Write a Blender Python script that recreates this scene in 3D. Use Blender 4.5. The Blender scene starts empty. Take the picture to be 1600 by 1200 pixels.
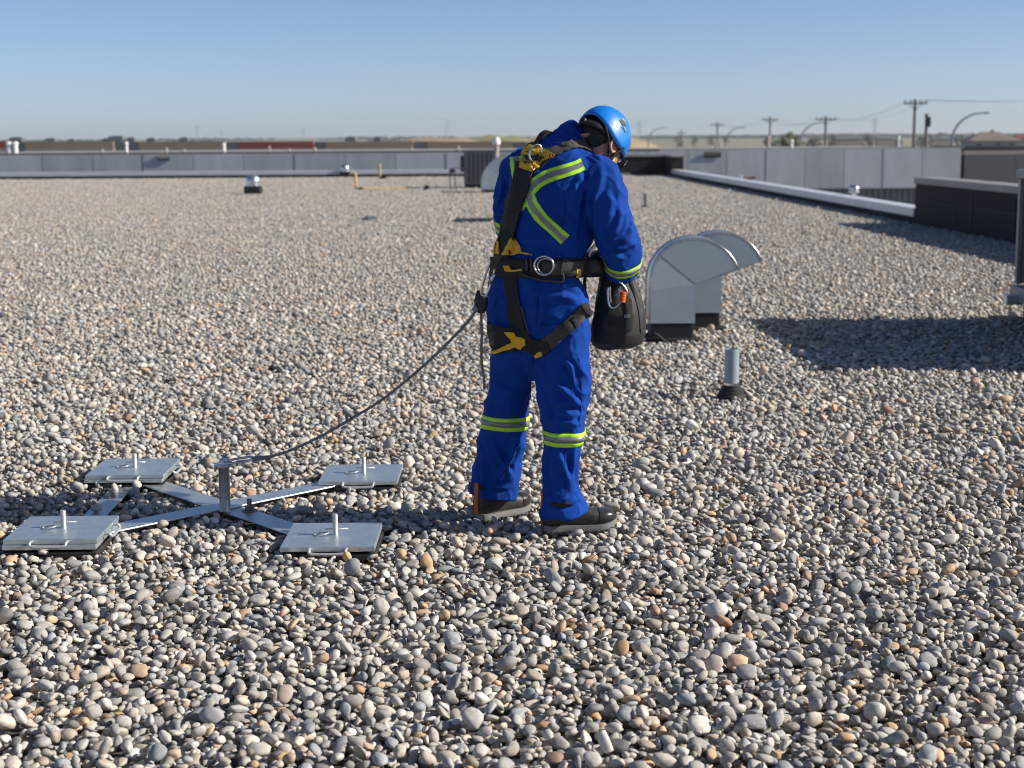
import bpy, bmesh, math, random
import numpy as np
from mathutils import Vector, Matrix, Euler, noise
from mathutils.bvhtree import BVHTree

random.seed(7)
rng = np.random.default_rng(11)
scene = bpy.context.scene
COL = scene.collection

# ------------------------------------------------------------------ camera
FPX, CAM_H = 2450.0, 1.6
pitch = math.atan(385 / FPX)
roll = -math.radians(0.36)
RM = (Euler((math.pi / 2 - pitch, 0, 0)).to_matrix() @ Matrix.Rotation(roll, 3, 'Z'))
CP = Vector((0, 0, CAM_H))
cam_data = bpy.data.cameras.new('camera')
cam = bpy.data.objects.new('camera', cam_data)
COL.objects.link(cam)
cam.matrix_world = Matrix.Translation(CP) @ RM.to_4x4()
cam_data.sensor_width = 36
cam_data.lens = 36 * FPX / 1600
cam_data.clip_start = 0.1
cam_data.clip_end = 12000
cam_data.dof.use_dof = True
cam_data.dof.focus_distance = 5.6
cam_data.dof.aperture_fstop = 4.4
scene.camera = cam
scene.cycles.filter_width = 1.1
scene.cycles.use_denoising = True
scene.cycles.sample_clamp_indirect = 1.5
scene.cycles.blur_glossy = 1.0

# ------------------------------------------------------------------ light
SUN_EL, SUN_AZ = math.radians(30), math.radians(-6)      # azimuth from +X
SUN = Vector((math.cos(SUN_EL) * math.cos(SUN_AZ), math.cos(SUN_EL) * math.sin(SUN_AZ), math.sin(SUN_EL)))
world = bpy.data.worlds.new('World')
scene.world = world
world.use_nodes = True
wn = world.node_tree.nodes
bg = wn['Background']
sky = wn.new('ShaderNodeTexSky')
sky.sky_type = 'NISHITA'
sky.sun_disc = False
sky.sun_elevation = SUN_EL
sky.sun_rotation = math.pi / 2 - SUN_AZ
sky.altitude = 0
sky.air_density = 0.5
sky.dust_density = 0.5
sky.ozone_density = 4.0
wb = wn.new('ShaderNodeMix')                    # the photograph's white balance
wb.data_type = 'RGBA'
wb.blend_type = 'MULTIPLY'
wb.inputs[0].default_value = 1.0
wb.inputs[7].default_value = (1.14, 1.025, 0.965, 1)
world.node_tree.links.new(sky.outputs[0], wb.inputs[6])
world.node_tree.links.new(wb.outputs[2], bg.inputs[0])
bg.inputs[1].default_value = 0.096
ld = bpy.data.lights.new('sun', 'SUN')
ld.energy = 4.9
ld.angle = math.radians(0.53)
ld.color = (1.0, 0.93, 0.82)
sun = bpy.data.objects.new('sun', ld)
COL.objects.link(sun)
sun.rotation_mode = 'QUATERNION'
sun.rotation_quaternion = SUN.to_track_quat('Z', 'Y')
scene.view_settings.view_transform = 'Standard'
scene.view_settings.look = 'None'
scene.view_settings.exposure = 0.45
scene.view_settings.gamma = 1.0
scene.view_settings.use_curve_mapping = False


# ------------------------------------------------------------------ sight lines of the survey camera (photo pixels, 1600 x 1200)
def ray(x, y):
    return RM @ Vector(((x - 800) / FPX, (600 - y) / FPX, -1))


def onY(x, y, Y):
    d = ray(x, y)
    return CP + d * (Y / d.y)


def onZ(x, y, z=0.0):
    d = ray(x, y)
    return CP + d * ((z - CAM_H) / d.z)


def project(p):
    q = RM.transposed() @ (Vector(p) - CP)
    return 800 + FPX * q.x / -q.z, 600 - FPX * q.y / -q.z


# ------------------------------------------------------------------ materials
def nodes_of(m):
    return m.node_tree.nodes, m.node_tree.links


def mat(name, color, rough=0.6, metal=0.0, var=0.0, scale=20.0, bump=0.0, bscale=200.0, color2=None,
        spec=0.5, detail=4.0, coords='Object', stretch=None, sheen=0.0, coat=0.0):
    m = bpy.data.materials.new(name)
    m.use_nodes = True
    n, l = nodes_of(m)
    b = n['Principled BSDF']
    b.inputs['Base Color'].default_value = (*color, 1)
    b.inputs['Roughness'].default_value = rough
    b.inputs['Metallic'].default_value = metal
    b.inputs['Specular IOR Level'].default_value = spec
    if sheen:
        b.inputs['Sheen Weight'].default_value = sheen
    if coat:
        b.inputs['Coat Weight'].default_value = coat
    tc = n.new('ShaderNodeTexCoord')
    src = tc.outputs[coords]
    if stretch:
        mp = n.new('ShaderNodeMapping')
        mp.inputs['Scale'].default_value = stretch
        l.new(src, mp.inputs[0])
        src = mp.outputs[0]
    if var or color2:
        nz = n.new('ShaderNodeTexNoise')
        nz.inputs['Scale'].default_value = scale
        nz.inputs['Detail'].default_value = detail
        nz.inputs['Roughness'].default_value = 0.6
        l.new(src, nz.inputs['Vector'])
        r = n.new('ShaderNodeValToRGB')
        r.color_ramp.elements[0].position = 0.32
        r.color_ramp.elements[1].position = 0.68
        c2 = color2 if color2 else tuple(min(1, c * (1 + var)) for c in color)
        c1 = color if color2 else tuple(c * (1 - var) for c in color)
        r.color_ramp.elements[0].color = (*c1, 1)
        r.color_ramp.elements[1].color = (*c2, 1)
        l.new(nz.outputs[0], r.inputs[0])
        l.new(r.outputs[0], b.inputs['Base Color'])
        rr = n.new('ShaderNodeMapRange')
        rr.inputs['To Min'].default_value = max(0.05, rough - 0.1)
        rr.inputs['To Max'].default_value = min(1, rough + 0.1)
        l.new(nz.outputs[0], rr.inputs[0])
        l.new(rr.outputs[0], b.inputs['Roughness'])
    if bump:
        nb = n.new('ShaderNodeTexNoise')
        nb.inputs['Scale'].default_value = bscale
        nb.inputs['Detail'].default_value = 3
        l.new(src, nb.inputs['Vector'])
        bp = n.new('ShaderNodeBump')
        bp.inputs['Strength'].default_value = bump
        bp.inputs['Distance'].default_value = 0.002
        l.new(nb.outputs[0], bp.inputs['Height'])
        l.new(bp.outputs[0], b.inputs['Normal'])
    return m


M = {}
M['galv'] = mat('galvanised_steel', (0.60, 0.66, 0.675), 0.36, 0.78, 0.10, 26, 0.15, 60, detail=6)
M['galv_edge'] = mat('galvanised_edge', (0.42, 0.41, 0.38), 0.45, 0.7, 0.3, 40, 0.3, 90, detail=6)
M['sheet'] = mat('duct_sheet', (0.42, 0.48, 0.51), 0.42, 0.5, 0.04, 6, 0.03, 20)
M['sheet_pale'] = mat('duct_sheet_pale', (0.50, 0.55, 0.57), 0.46, 0.45, 0.05, 5, 0.03, 20)
M['seam'] = mat('folded_seam', (0.16, 0.17, 0.175), 0.5, 0.5, 0.1, 30)
M['sheet_bright'] = mat('bright_sheet', (0.62, 0.64, 0.66), 0.28, 0.9, 0.06, 8)
M['steel'] = mat('plated_steel', (0.6, 0.61, 0.62), 0.25, 1.0, 0.06, 40)
M['post_steel'] = mat('post_steel', (0.36, 0.37, 0.375), 0.38, 0.85, 0.15, 30)
M['maroon'] = mat('maroon_roof', (0.13, 0.045, 0.04), 0.85, 0, 0.1, 0.6)
M['steel_dark'] = mat('dark_steel', (0.20, 0.21, 0.22), 0.4, 0.9, 0.15, 40)
M['rod'] = mat('bright_rod', (0.6, 0.6, 0.59), 0.35, 0.5, 0.06, 40)
M['rubber'] = mat('black_rubber', (0.018, 0.018, 0.019), 0.75, 0, 0.3, 30, 0.3, 120)
M['membrane'] = mat('black_membrane', (0.011, 0.0115, 0.013), 0.85, 0, 0.35, 3, 0.5, 12)
M['felt'] = mat('roof_membrane', (0.07, 0.067, 0.062), 0.9, 0, 0.3, 14)
M['cap'] = mat('parapet_cap', (0.66, 0.68, 0.70), 0.4, 0.3, 0.07, 2.5)
M['cap_grey'] = mat('weathered_cap', (0.30, 0.29, 0.27), 0.55, 0.2, 0.2, 3)
M['pvc'] = mat('grey_pvc', (0.27, 0.33, 0.37), 0.45, 0, 0.06, 15)
M['suit'] = mat('royal_blue_cotton', (0.005, 0.047, 0.28), 0.88, 0, 0.16, 6, 0.35, 420, spec=0.15)
M['suit_dark'] = mat('royal_blue_collar', (0.003, 0.028, 0.17), 0.85, 0, 0.12, 9, 0.35, 420, spec=0.2)
M['lime'] = mat('lime_reflective_trim', (0.46, 0.84, 0.04), 0.55, 0, 0.06, 60, 0.1, 300)
M['silver_tape'] = mat('silver_reflective_tape', (0.22, 0.22, 0.23), 0.4, 0.3, 0.06, 80)
M['webbing'] = mat('black_webbing', (0.012, 0.012, 0.012), 0.8, 0, 0.3, 60, 0.6, 500)
M['webbing_grey'] = mat('grey_black_webbing', (0.05, 0.046, 0.040), 0.75, 0, 0.2, 60, 0.6, 500)
M['yellow'] = mat('yellow_padding', (0.70, 0.40, 0.018), 0.65, 0, 0.10, 30, 0.2, 200)
M['helmet'] = mat('blue_helmet_shell', (0.0, 0.17, 0.62), 0.42, 0, 0.03, 20, coat=0.3)
M['black_plastic'] = mat('black_plastic', (0.012, 0.012, 0.013), 0.4, 0, 0.1, 40)
M['skin'] = mat('skin', (0.46, 0.22, 0.15), 0.55, 0, 0.14, 30, 0.2, 250)
M['hair'] = mat('dark_hair', (0.012, 0.009, 0.007), 0.6, 0, 0.4, 120, 0.8, 400)
M['glove'] = mat('black_glove', (0.016, 0.015, 0.015), 0.6, 0, 0.2, 40, 0.4, 300)
M['boot'] = mat('charcoal_boot', (0.032, 0.029, 0.027), 0.55, 0, 0.25, 35, 0.4, 160)
M['toecap'] = mat('toe_cap', (0.03, 0.028, 0.028), 0.3, 0, 0.15, 30)
M['sole'] = mat('grey_sole', (0.17, 0.165, 0.16), 0.7, 0, 0.2, 40, 0.4, 100)
M['orange'] = mat('orange_trim', (0.62, 0.13, 0.008), 0.6, 0, 0.1, 40)
M['bag'] = mat('black_bag_fabric', (0.017, 0.016, 0.016), 0.65, 0, 0.2, 30, 0.5, 240)
M['rope'] = mat('grey_rope', (0.17, 0.18, 0.19), 0.8, 0, 0.35, 180, 0.9, 300)
M['timber'] = mat('pale_timber', (0.42, 0.33, 0.21), 0.8, 0, 0.15, 30)
M['gas'] = mat('gas_pipe_yellow', (0.56, 0.38, 0.13), 0.5, 0, 0.08, 10)
M['white'] = mat('white_paint', (0.75, 0.75, 0.74), 0.5, 0, 0.04, 4)
M['grey_unit'] = mat('grey_unit_paint', (0.16, 0.17, 0.175), 0.55, 0.1, 0.08, 3)
M['unit_dark'] = mat('dark_unit_panel', (0.035, 0.037, 0.04), 0.55, 0.1, 0.12, 4)
M['unit_frame'] = mat('unit_frame', (0.28, 0.28, 0.27), 0.5, 0.2, 0.12, 4)
M['panel'] = mat('grey_wall_panel', (0.50, 0.52, 0.515), 0.6, 0.05, 0.12, 1.0, detail=5, stretch=(1.0, 1.0, 0.22))
M['panel_b'] = mat('grey_wall_panel_lighter', (0.57, 0.59, 0.585), 0.6, 0.05, 0.10, 1.0, detail=5, stretch=(1.0, 1.0, 0.22))
M['panel_shaded'] = mat('shaded_grey_wall_panel', (0.13, 0.13, 0.135), 0.6, 0.05, 0.07, 0.35)  # darker copy of the wall panel: shade of the far right block as colour
M['corr'] = mat('corrugated_cladding', (0.26, 0.26, 0.24), 0.55, 0.2, 0.1, 0.6)
M['flash_dark'] = mat('dark_flashing', (0.035, 0.037, 0.042), 0.6, 0.1, 0.2, 1)
M['flat_roof'] = mat('far_gravel_roof', (0.30, 0.29, 0.28), 0.9, 0, 0.15, 0.6)
M['beige'] = mat('beige_fascia', (0.42, 0.36, 0.33), 0.7, 0, 0.06, 0.5)
M['brown_wall'] = mat('tan_precast_wall', (0.30, 0.225, 0.15), 0.85, 0, 0.10, 0.08)
M['red_wall'] = mat('red_cladding', (0.28, 0.055, 0.05), 0.7, 0, 0.10, 0.2)
M['dock'] = mat('grey_dock_wall', (0.12, 0.135, 0.145), 0.7, 0, 0.10, 0.3)
M['wood'] = mat('weathered_pole_wood', (0.14, 0.13, 0.115), 0.85, 0, 0.2, 2)
M['lamp_steel'] = mat('lamp_pole_steel', (0.28, 0.30, 0.32), 0.5, 0.4, 0.06, 3)
M['tower'] = mat('tower_steel', (0.25, 0.28, 0.31), 0.6, 0.3)
M['wire'] = mat('wire', (0.10, 0.11, 0.12), 0.6, 0.2)
M['soil'] = mat('bare_soil', (0.27, 0.19, 0.115), 0.95, 0, 0.2, 0.03, color2=(0.33, 0.25, 0.15))
M['turf'] = mat('dry_turf', (0.15, 0.17, 0.07), 0.95, 0, 0.2, 0.02, color2=(0.20, 0.19, 0.09))
M['leaf'] = mat('leaf_green', (0.055, 0.085, 0.016), 0.7, 0, 0.3, 0.5)
M['leaf_far'] = mat('far_tree_green', (0.05, 0.065, 0.04), 0.8, 0, 0.3, 0.02)
M['bark'] = mat('bark', (0.09, 0.07, 0.05), 0.9, 0, 0.2, 5)
M['house_roof'] = mat('brown_shingle', (0.17, 0.13, 0.105), 0.85, 0, 0.15, 0.6)
M['house_wall'] = mat('tan_house_wall', (0.34, 0.28, 0.22), 0.8, 0, 0.08, 0.6)
M['asphalt'] = mat('yard_asphalt', (0.06, 0.06, 0.06), 0.9, 0, 0.2, 0.4)


def terrain_mat():
    m = bpy.data.materials.new('farmland')
    m.use_nodes = True
    n, l = nodes_of(m)
    b = n['Principled BSDF']
    b.inputs['Roughness'].default_value = 0.95
    tc = n.new('ShaderNodeTexCoord')
    mp = n.new('ShaderNodeMapping')
    mp.inputs['Scale'].default_value = (0.004, 0.0016, 1)
    l.new(tc.outputs['Object'], mp.inputs[0])
    v = n.new('ShaderNodeTexVoronoi')
    v.inputs['Scale'].default_value = 1.0
    l.new(mp.outputs[0], v.inputs['Vector'])
    r = n.new('ShaderNodeValToRGB')
    e = r.color_ramp.elements
    e[0].color = (0.15, 0.155, 0.06, 1)
    e[1].color = (0.22, 0.20, 0.11, 1)
    for p, c in ((0.35, (0.21, 0.165, 0.10, 1)), (0.65, (0.11, 0.135, 0.055, 1))):
        k = e.new(p)
        k.color = c
    sp = n.new('ShaderNodeSeparateColor')
    l.new(v.outputs['Color'], sp.inputs[0])
    l.new(sp.outputs[0], r.inputs[0])
    l.new(r.outputs[0], b.inputs['Base Color'])
    return m


M['terrain'] = terrain_mat()


def pebble_mat():
    """river stone: each stone draws its own colour from one random number"""
    m = bpy.data.materials.new('river_stone')
    m.use_nodes = True
    n, l = nodes_of(m)
    b = n['Principled BSDF']
    a1 = n.new('ShaderNodeAttribute')
    a1.attribute_type = 'INSTANCER'
    a1.attribute_name = 'tint'
    a2 = n.new('ShaderNodeAttribute')
    a2.attribute_type = 'GEOMETRY'
    a2.attribute_name = 'stone'
    add = n.new('ShaderNodeMath')
    add.operation = 'ADD'
    l.new(a1.outputs['Fac'], add.inputs[0])
    l.new(a2.outputs['Fac'], add.inputs[1])
    mul = n.new('ShaderNodeMath')
    mul.operation = 'MULTIPLY'
    mul.inputs[1].default_value = 917.3
    l.new(add.outputs[0], mul.inputs[0])
    wn_ = n.new('ShaderNodeTexWhiteNoise')
    wn_.noise_dimensions = '1D'
    l.new(mul.outputs[0], wn_.inputs['W'])
    sep = n.new('ShaderNodeSeparateColor')
    l.new(wn_.outputs['Color'], sep.inputs[0])
    ramp = n.new('ShaderNodeValToRGB')
    stops = [(0.0, (0.27, 0.265, 0.255)), (0.13, (0.40, 0.375, 0.34)), (0.24, (0.27, 0.29, 0.31)),
             (0.34, (0.46, 0.43, 0.385)), (0.48, (0.345, 0.335, 0.315)), (0.58, (0.47, 0.40, 0.315)),
             (0.68, (0.56, 0.53, 0.49)), (0.77, (0.41, 0.345, 0.275)), (0.83, (0.15, 0.15, 0.155)),
             (0.89, (0.66, 0.635, 0.59)), (0.94, (0.50, 0.40, 0.32)), (0.97, (0.52, 0.34, 0.19)),
             (1.0, (0.36, 0.245, 0.185))]
    els = ramp.color_ramp.elements
    while len(els) < len(stops):
        els.new(0.5)
    for e, (p, c) in zip(els, stops):
        e.position = p
        e.color = (*c, 1)
    l.new(sep.outputs[0], ramp.inputs[0])
    # mottling and bands in the stone's own space
    geo = n.new('ShaderNodeTexCoord')
    off = n.new('ShaderNodeVectorMath')
    off.operation = 'ADD'
    l.new(geo.outputs['Object'], off.inputs[0])
    l.new(wn_.outputs['Color'], off.inputs[1])
    nz = n.new('ShaderNodeTexNoise')
    nz.inputs['Scale'].default_value = 2.4
    nz.inputs['Detail'].default_value = 5
    nz.inputs['Roughness'].default_value = 0.7
    l.new(off.outputs[0], nz.inputs['Vector'])
    mr = n.new('ShaderNodeMapRange')
    mr.inputs['From Min'].default_value = 0.3
    mr.inputs['From Max'].default_value = 0.7
    mr.inputs['To Min'].default_value = 0.74
    mr.inputs['To Max'].default_value = 1.24
    l.new(nz.outputs[0], mr.inputs[0])
    br = n.new('ShaderNodeMapRange')
    br.inputs['To Min'].default_value = 0.76
    br.inputs['To Max'].default_value = 1.28
    l.new(sep.outputs[1], br.inputs[0])
    mm = n.new('ShaderNodeMath')
    mm.operation = 'MULTIPLY'
    l.new(mr.outputs[0], mm.inputs[0])
    l.new(br.outputs[0], mm.inputs[1])
    vm = n.new('ShaderNodeVectorMath')
    vm.operation = 'SCALE'
    l.new(ramp.outputs[0], vm.inputs[0])
    l.new(mm.outputs[0], vm.inputs['Scale'])
    l.new(vm.outputs[0], b.inputs['Base Color'])
    b.inputs['Roughness'].default_value = 0.72
    b.inputs['Specular IOR Level'].default_value = 0.35
    return m


M['pebble'] = pebble_mat()


# ------------------------------------------------------------------ mesh building
class MB:
    def __init__(self):
        self.v, self.f = [], []

    def add(self, vs, fs):
        k = len(self.v)
        self.v += [Vector(p) for p in vs]
        self.f += [[i + k for i in f] for f in fs]
        return self

    def box(self, c, s, rz=0.0, rot=None):
        R_ = rot if rot else Matrix.Rotation(rz, 3, 'Z')
        c = Vector(c)
        hx, hy, hz = s[0] / 2, s[1] / 2, s[2] / 2
        vs = [c + R_ @ Vector((x, y, z)) for z in (-hz, hz) for y in (-hy, hy) for x in (-hx, hx)]
        return self.add(vs, [[0, 2, 3, 1], [4, 5, 7, 6], [0, 1, 5, 4], [1, 3, 7, 5], [3, 2, 6, 7], [2, 0, 4, 6]])

    def between(self, p, q, w, h, up=(0, 0, 1)):
        p, q = Vector(p), Vector(q)
        d = (q - p)
        L = d.length
        d.normalize()
        s = d.cross(Vector(up)).normalized()
        u = s.cross(d)
        return self.box((p + q) / 2, (L, w, h), rot=Matrix((d, s, u)).transposed())

    def prism(self, poly, vec):
        n = len(poly)
        vec = Vector(vec)
        p = [Vector(a) for a in poly]
        return self.add(p + [a + vec for a in p],
                        [list(range(n))[::-1], list(range(n, 2 * n))] + [[i, (i + 1) % n, n + (i + 1) % n, n + i] for i in range(n)])

    def tube(self, pts, r, n=10, cap=True, closed=False):
        pts = [Vector(p) for p in pts]
        m = len(pts)
        rs = r if isinstance(r, (list, tuple)) else [r] * m
        tang = []
        for i in range(m):
            if closed:
                t = pts[(i + 1) % m] - pts[i - 1]
            else:
                t = pts[min(i + 1, m - 1)] - pts[max(i - 1, 0)]
            tang.append(t.normalized())
        a = Vector((0, 0, 1)) if abs(tang[0].z) < 0.9 else Vector((1, 0, 0))
        u = tang[0].cross(a).normalized()
        vs = []
        for i in range(m):
            u = (u - tang[i] * u.dot(tang[i])).normalized()
            w = tang[i].cross(u)
            for k in range(n):
                an = 2 * math.pi * k / n
                vs.append(pts[i] + (u * math.cos(an) + w * math.sin(an)) * rs[i])
        fs = []
        for i in range(m if closed else m - 1):
            j = (i + 1) % m
            for k in range(n):
                fs.append([i * n + k, i * n + (k + 1) % n, j * n + (k + 1) % n, j * n + k])
        if cap and not closed:
            fs.append(list(range(n))[::-1])
            fs.append([(m - 1) * n + k for k in range(n)])
        return self.add(vs, fs)

    def lathe(self, prof, n=20, c=(0, 0, 0)):
        c = Vector(c)
        vs = [c + Vector((r * math.cos(2 * math.pi * k / n), r * math.sin(2 * math.pi * k / n), z)) for r, z in prof for k in range(n)]
        fs = []
        for i in range(len(prof) - 1):
            for k in range(n):
                fs.append([i * n + k, i * n + (k + 1) % n, (i + 1) * n + (k + 1) % n, (i + 1) * n + k])
        if prof[0][0] > 1e-4:
            fs.append(list(range(n))[::-1])
        if prof[-1][0] > 1e-4:
            fs.append([(len(prof) - 1) * n + k for k in range(n)])
        return self.add(vs, fs)

    def loft(self, secs, n=28, cap=True):
        """secs: (centre, u half axis, v half axis, exponent)"""
        vs = []
        for c, u, v, e in secs:
            for k in range(n):
                t = 2 * math.pi * k / n
                cx, sy = math.cos(t), math.sin(t)
                x = math.copysign(abs(cx) ** (2 / e), cx)
                y = math.copysign(abs(sy) ** (2 / e), sy)
                vs.append(Vector(c) + Vector(u) * x + Vector(v) * y)
        fs = []
        m = len(secs)
        for i in range(m - 1):
            for k in range(n):
                fs.append([i * n + k, i * n + (k + 1) % n, (i + 1) * n + (k + 1) % n, (i + 1) * n + k])
        if cap:
            fs.append(list(range(n))[::-1])
            fs.append([(m - 1) * n + k for k in range(n)])
        o = sum(vs, Vector()) / len(vs)
        vol = sum((vs[f[0]] - o).dot((vs[f[i]] - o).cross(vs[f[i + 1]] - o)) for f in fs for i in range(1, len(f) - 1))
        if vol < 0:
            fs = [f[::-1] for f in fs]
        return self.add(vs, fs)

    def sphere(self, c, r, n=16, m=10, scale=(1, 1, 1), rot=None):
        vs, fs = [], []
        c = Vector(c)
        for i in range(1, m):
            th = math.pi * i / m
            for k in range(n):
                ph = 2 * math.pi * k / n
                p = Vector((math.sin(th) * math.cos(ph) * scale[0], math.sin(th) * math.sin(ph) * scale[1], math.cos(th) * scale[2])) * r
                vs.append(c + (rot @ p if rot else p))
        t = Vector((0, 0, scale[2] * r))
        vs.append(c + (rot @ t if rot else t))
        vs.append(c - (rot @ t if rot else t))
        T, B = len(vs) - 2, len(vs) - 1
        for i in range(m - 2):
            for k in range(n):
                fs.append([i * n + k, (i + 1) * n + k, (i + 1) * n + (k + 1) % n, i * n + (k + 1) % n])
        for k in range(n):
            fs.append([T, k, (k + 1) % n])
            fs.append([B, (m - 2) * n + (k + 1) % n, (m - 2) * n + k])
        return self.add(vs, fs)


def root_loc(o):
    while o.parent:
        o = o.parent
    return o.location.copy()


def build(mb, name, material, parent=None, smooth=False, bevel=0.0, seg=2, fix=True):
    """one mesh object from world-space geometry"""
    off = root_loc(parent) if parent else Vector((0, 0, 0))
    me = bpy.data.meshes.new(name)
    me.from_pydata([tuple(p - off) for p in mb.v], [], mb.f)
    if fix:
        bm = bmesh.new()
        bm.from_mesh(me)
        bmesh.ops.recalc_face_normals(bm, faces=bm.faces)
        bm.to_mesh(me)
        bm.free()
    me.materials.append(material)
    if smooth:
        if smooth is True:
            me.polygons.foreach_set('use_smooth', [True] * len(me.polygons))
        else:
            me.polygons.foreach_set('use_smooth', [True] * len(me.polygons))
            me.set_sharp_from_angle(angle=math.radians(smooth))
    o = bpy.data.objects.new(name, me)
    COL.objects.link(o)
    if parent:
        o.parent = parent
    if bevel:
        b = o.modifiers.new('bevel', 'BEVEL')
        b.width = bevel
        b.segments = seg
        b.limit_method = 'ANGLE'
        b.angle_limit = math.radians(40)
    return o


def thing(name, label, cat, loc=(0, 0, 0), group=None):
    o = bpy.data.objects.new(name, None)
    o.empty_display_size = 0.2
    COL.objects.link(o)
    o.location = loc
    return tag(o, label, cat, group)


def tag(o, label=None, cat=None, group=None, kind=None):
    if label:
        o['label'] = label
    if cat:
        o['category'] = cat
    if group:
        o['group'] = group
    if kind:
        o['kind'] = kind
    return o


def dup(root, loc, label=None, group=None, scale=1.0):
    r = root.copy()
    COL.objects.link(r)
    r.location = loc
    r.scale = (scale,) * 3
    if label:
        r['label'] = label
    if group:
        r['group'] = group
    for ch in list(root.children):
        c = ch.copy()
        COL.objects.link(c)
        c.parent = r
        for g in ch.children:
            d = g.copy()
            COL.objects.link(d)
            d.parent = c
    return r


def crom(pts, per=8):
    """Catmull-Rom through points"""
    pts = [Vector(p) for p in pts]
    if len(pts) < 3:
        return [pts[0].lerp(pts[-1], i / per) for i in range(per + 1)]
    P = [pts[0] * 2 - pts[1]] + pts + [pts[-1] * 2 - pts[-2]]
    out = []
    for i in range(1, len(P) - 2):
        for k in range(per):
            t = k / per
            a, b, c, d = P[i - 1], P[i], P[i + 1], P[i + 2]
            out.append(0.5 * ((2 * b) + (c - a) * t + (2 * a - 5 * b + 4 * c - d) * t * t + (3 * b - a - 3 * c + d) * t ** 3))
    out.append(pts[-1])
    return out


def remesh(o, voxel, iters=4, fac=0.5):
    m = o.modifiers.new('r', 'REMESH')
    m.mode = 'VOXEL'
    m.voxel_size = voxel
    m.use_smooth_shade = True
    s = o.modifiers.new('s', 'SMOOTH')
    s.factor = fac
    s.iterations = iters
    dg = bpy.context.evaluated_depsgraph_get()
    dg.update()
    me = bpy.data.meshes.new_from_object(o.evaluated_get(dg), depsgraph=dg)
    o.modifiers.clear()
    old = o.data
    o.data = me
    bpy.data.meshes.remove(old)
    if not me.materials:
        pass
    return o

# ================================================================== LARGE STRUCTURE
# the roof: edge line on the right and far end, in the building's own axes
E0 = Vector((7.30, 28.4, 0))
ED = Vector((6.45 - 7.30, 65.0 - 28.4, 0)).normalized()          # along the right edge, away from the camera
EN = Vector((ED.y, -ED.x, 0))                                   # outwards (to the right)


def roofp(along, out, z=0.0):
    """point in roof axes: along the edge (from the camera's foot), out of the edge line"""
    base = E0 + ED * (along - E0.y)
    return Vector((base.x + EN.x * out, base.y + EN.y * out, z))


ROOF_END = 66.5
AZ_ROOF = math.atan2(ED.y, ED.x) - math.pi / 2

mb = MB()
mb.prism([roofp(-9, 0.6, -0.06), roofp(ROOF_END + 0.5, 0.6, -0.06), roofp(ROOF_END + 0.5, -48, -0.06), roofp(-9, -48, -0.06)], (0, 0, -0.4))
roof = tag(build(mb, 'roof', M['felt']), 'flat roof deck under the loose gravel', kind='structure')

# walls of the building we stand on, and the yard and farmland below and beyond
mb = MB()
mb.prism([roofp(-9, 0.6, -0.46), roofp(ROOF_END + 0.5, 0.6, -0.46), roofp(ROOF_END + 0.5, -48, -0.46), roofp(-9, -48, -0.46)], (0, 0, -7.6))
base_b = thing('building', 'lower walls of the building under the gravel roof', 'building', (0, 20, -8))
build(mb, 'wall', M['panel'], base_b)

def ground_z(y, x=0.0):
    if y < 900:
        return -8.2
    t = min(1.0, (y - 900) / 3600)
    return -8.2 + 12.5 * t * t * (3 - 2 * t) + 2.0 * noise.noise(Vector((x * 0.0007, y * 0.0004, 3.1))) * t

mb = MB()
ys = [-150, 0, 100, 300, 600, 900] + [900 + 180 * k for k in range(1, 31)]
xs = [-4200 + 200 * k for k in range(43)]
mb.add([(x, y, ground_z(y, x)) for y in ys for x in xs],
       [[j * len(xs) + i, j * len(xs) + i + 1, (j + 1) * len(xs) + i + 1, (j + 1) * len(xs) + i] for j in range(len(ys) - 1) for i in range(len(xs) - 1)])
tag(build(mb, 'ground', M['terrain'], smooth=True), 'open farmland running out to the horizon', kind='structure')
mb = MB()
mb.add([(-300, -60, -8.19), (300, -60, -8.19), (300, 420, -8.19), (-300, 420, -8.19)], [[0, 1, 2, 3]])
tag(build(mb, 'yard', M['asphalt']), 'asphalt yard round the warehouses', kind='structure')


def wall_run(name, label, cat, p, q, h, t, body, capm, cap_h=0.05, over=0.04, z0=-0.05, seg=3.0, face=None, group=None):
    """a parapet: body plus metal cap in lengths with seams"""
    p, q = Vector(p), Vector(q)
    d = (q - p).normalized()
    th = thing(name, label, cat, ((p.x + q.x) / 2, (p.y + q.y) / 2, 0), group)
    b = MB().between(Vector((p.x, p.y, (z0 + h) / 2)), Vector((q.x, q.y, (z0 + h) / 2)), t, h - z0)
    build(b, 'wall', body, th)
    L = (q - p).length
    n = max(1, round(L / seg))
    for k in range(n):
        a = p + d * (L * k / n + 0.004)
        e = p + d * (L * (k + 1) / n - 0.004)
        c = MB().between(Vector((a.x, a.y, h + cap_h / 2)), Vector((e.x, e.y, h + cap_h / 2)), t + 2 * over, cap_h)
        build(c, 'cap', capm, th, bevel=min(0.012, cap_h * 0.2))
    return th


# far parapet of our roof
far_par = wall_run('parapet', 'low far parapet with pale metal cap and dark foot across the roof end', 'parapet',
                   roofp(ROOF_END + 0.45, -47), roofp(ROOF_END + 0.45, -2.75), 0.11, 0.42, M['membrane'], M['cap'], 0.17, 0.03, seg=3.2)
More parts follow.
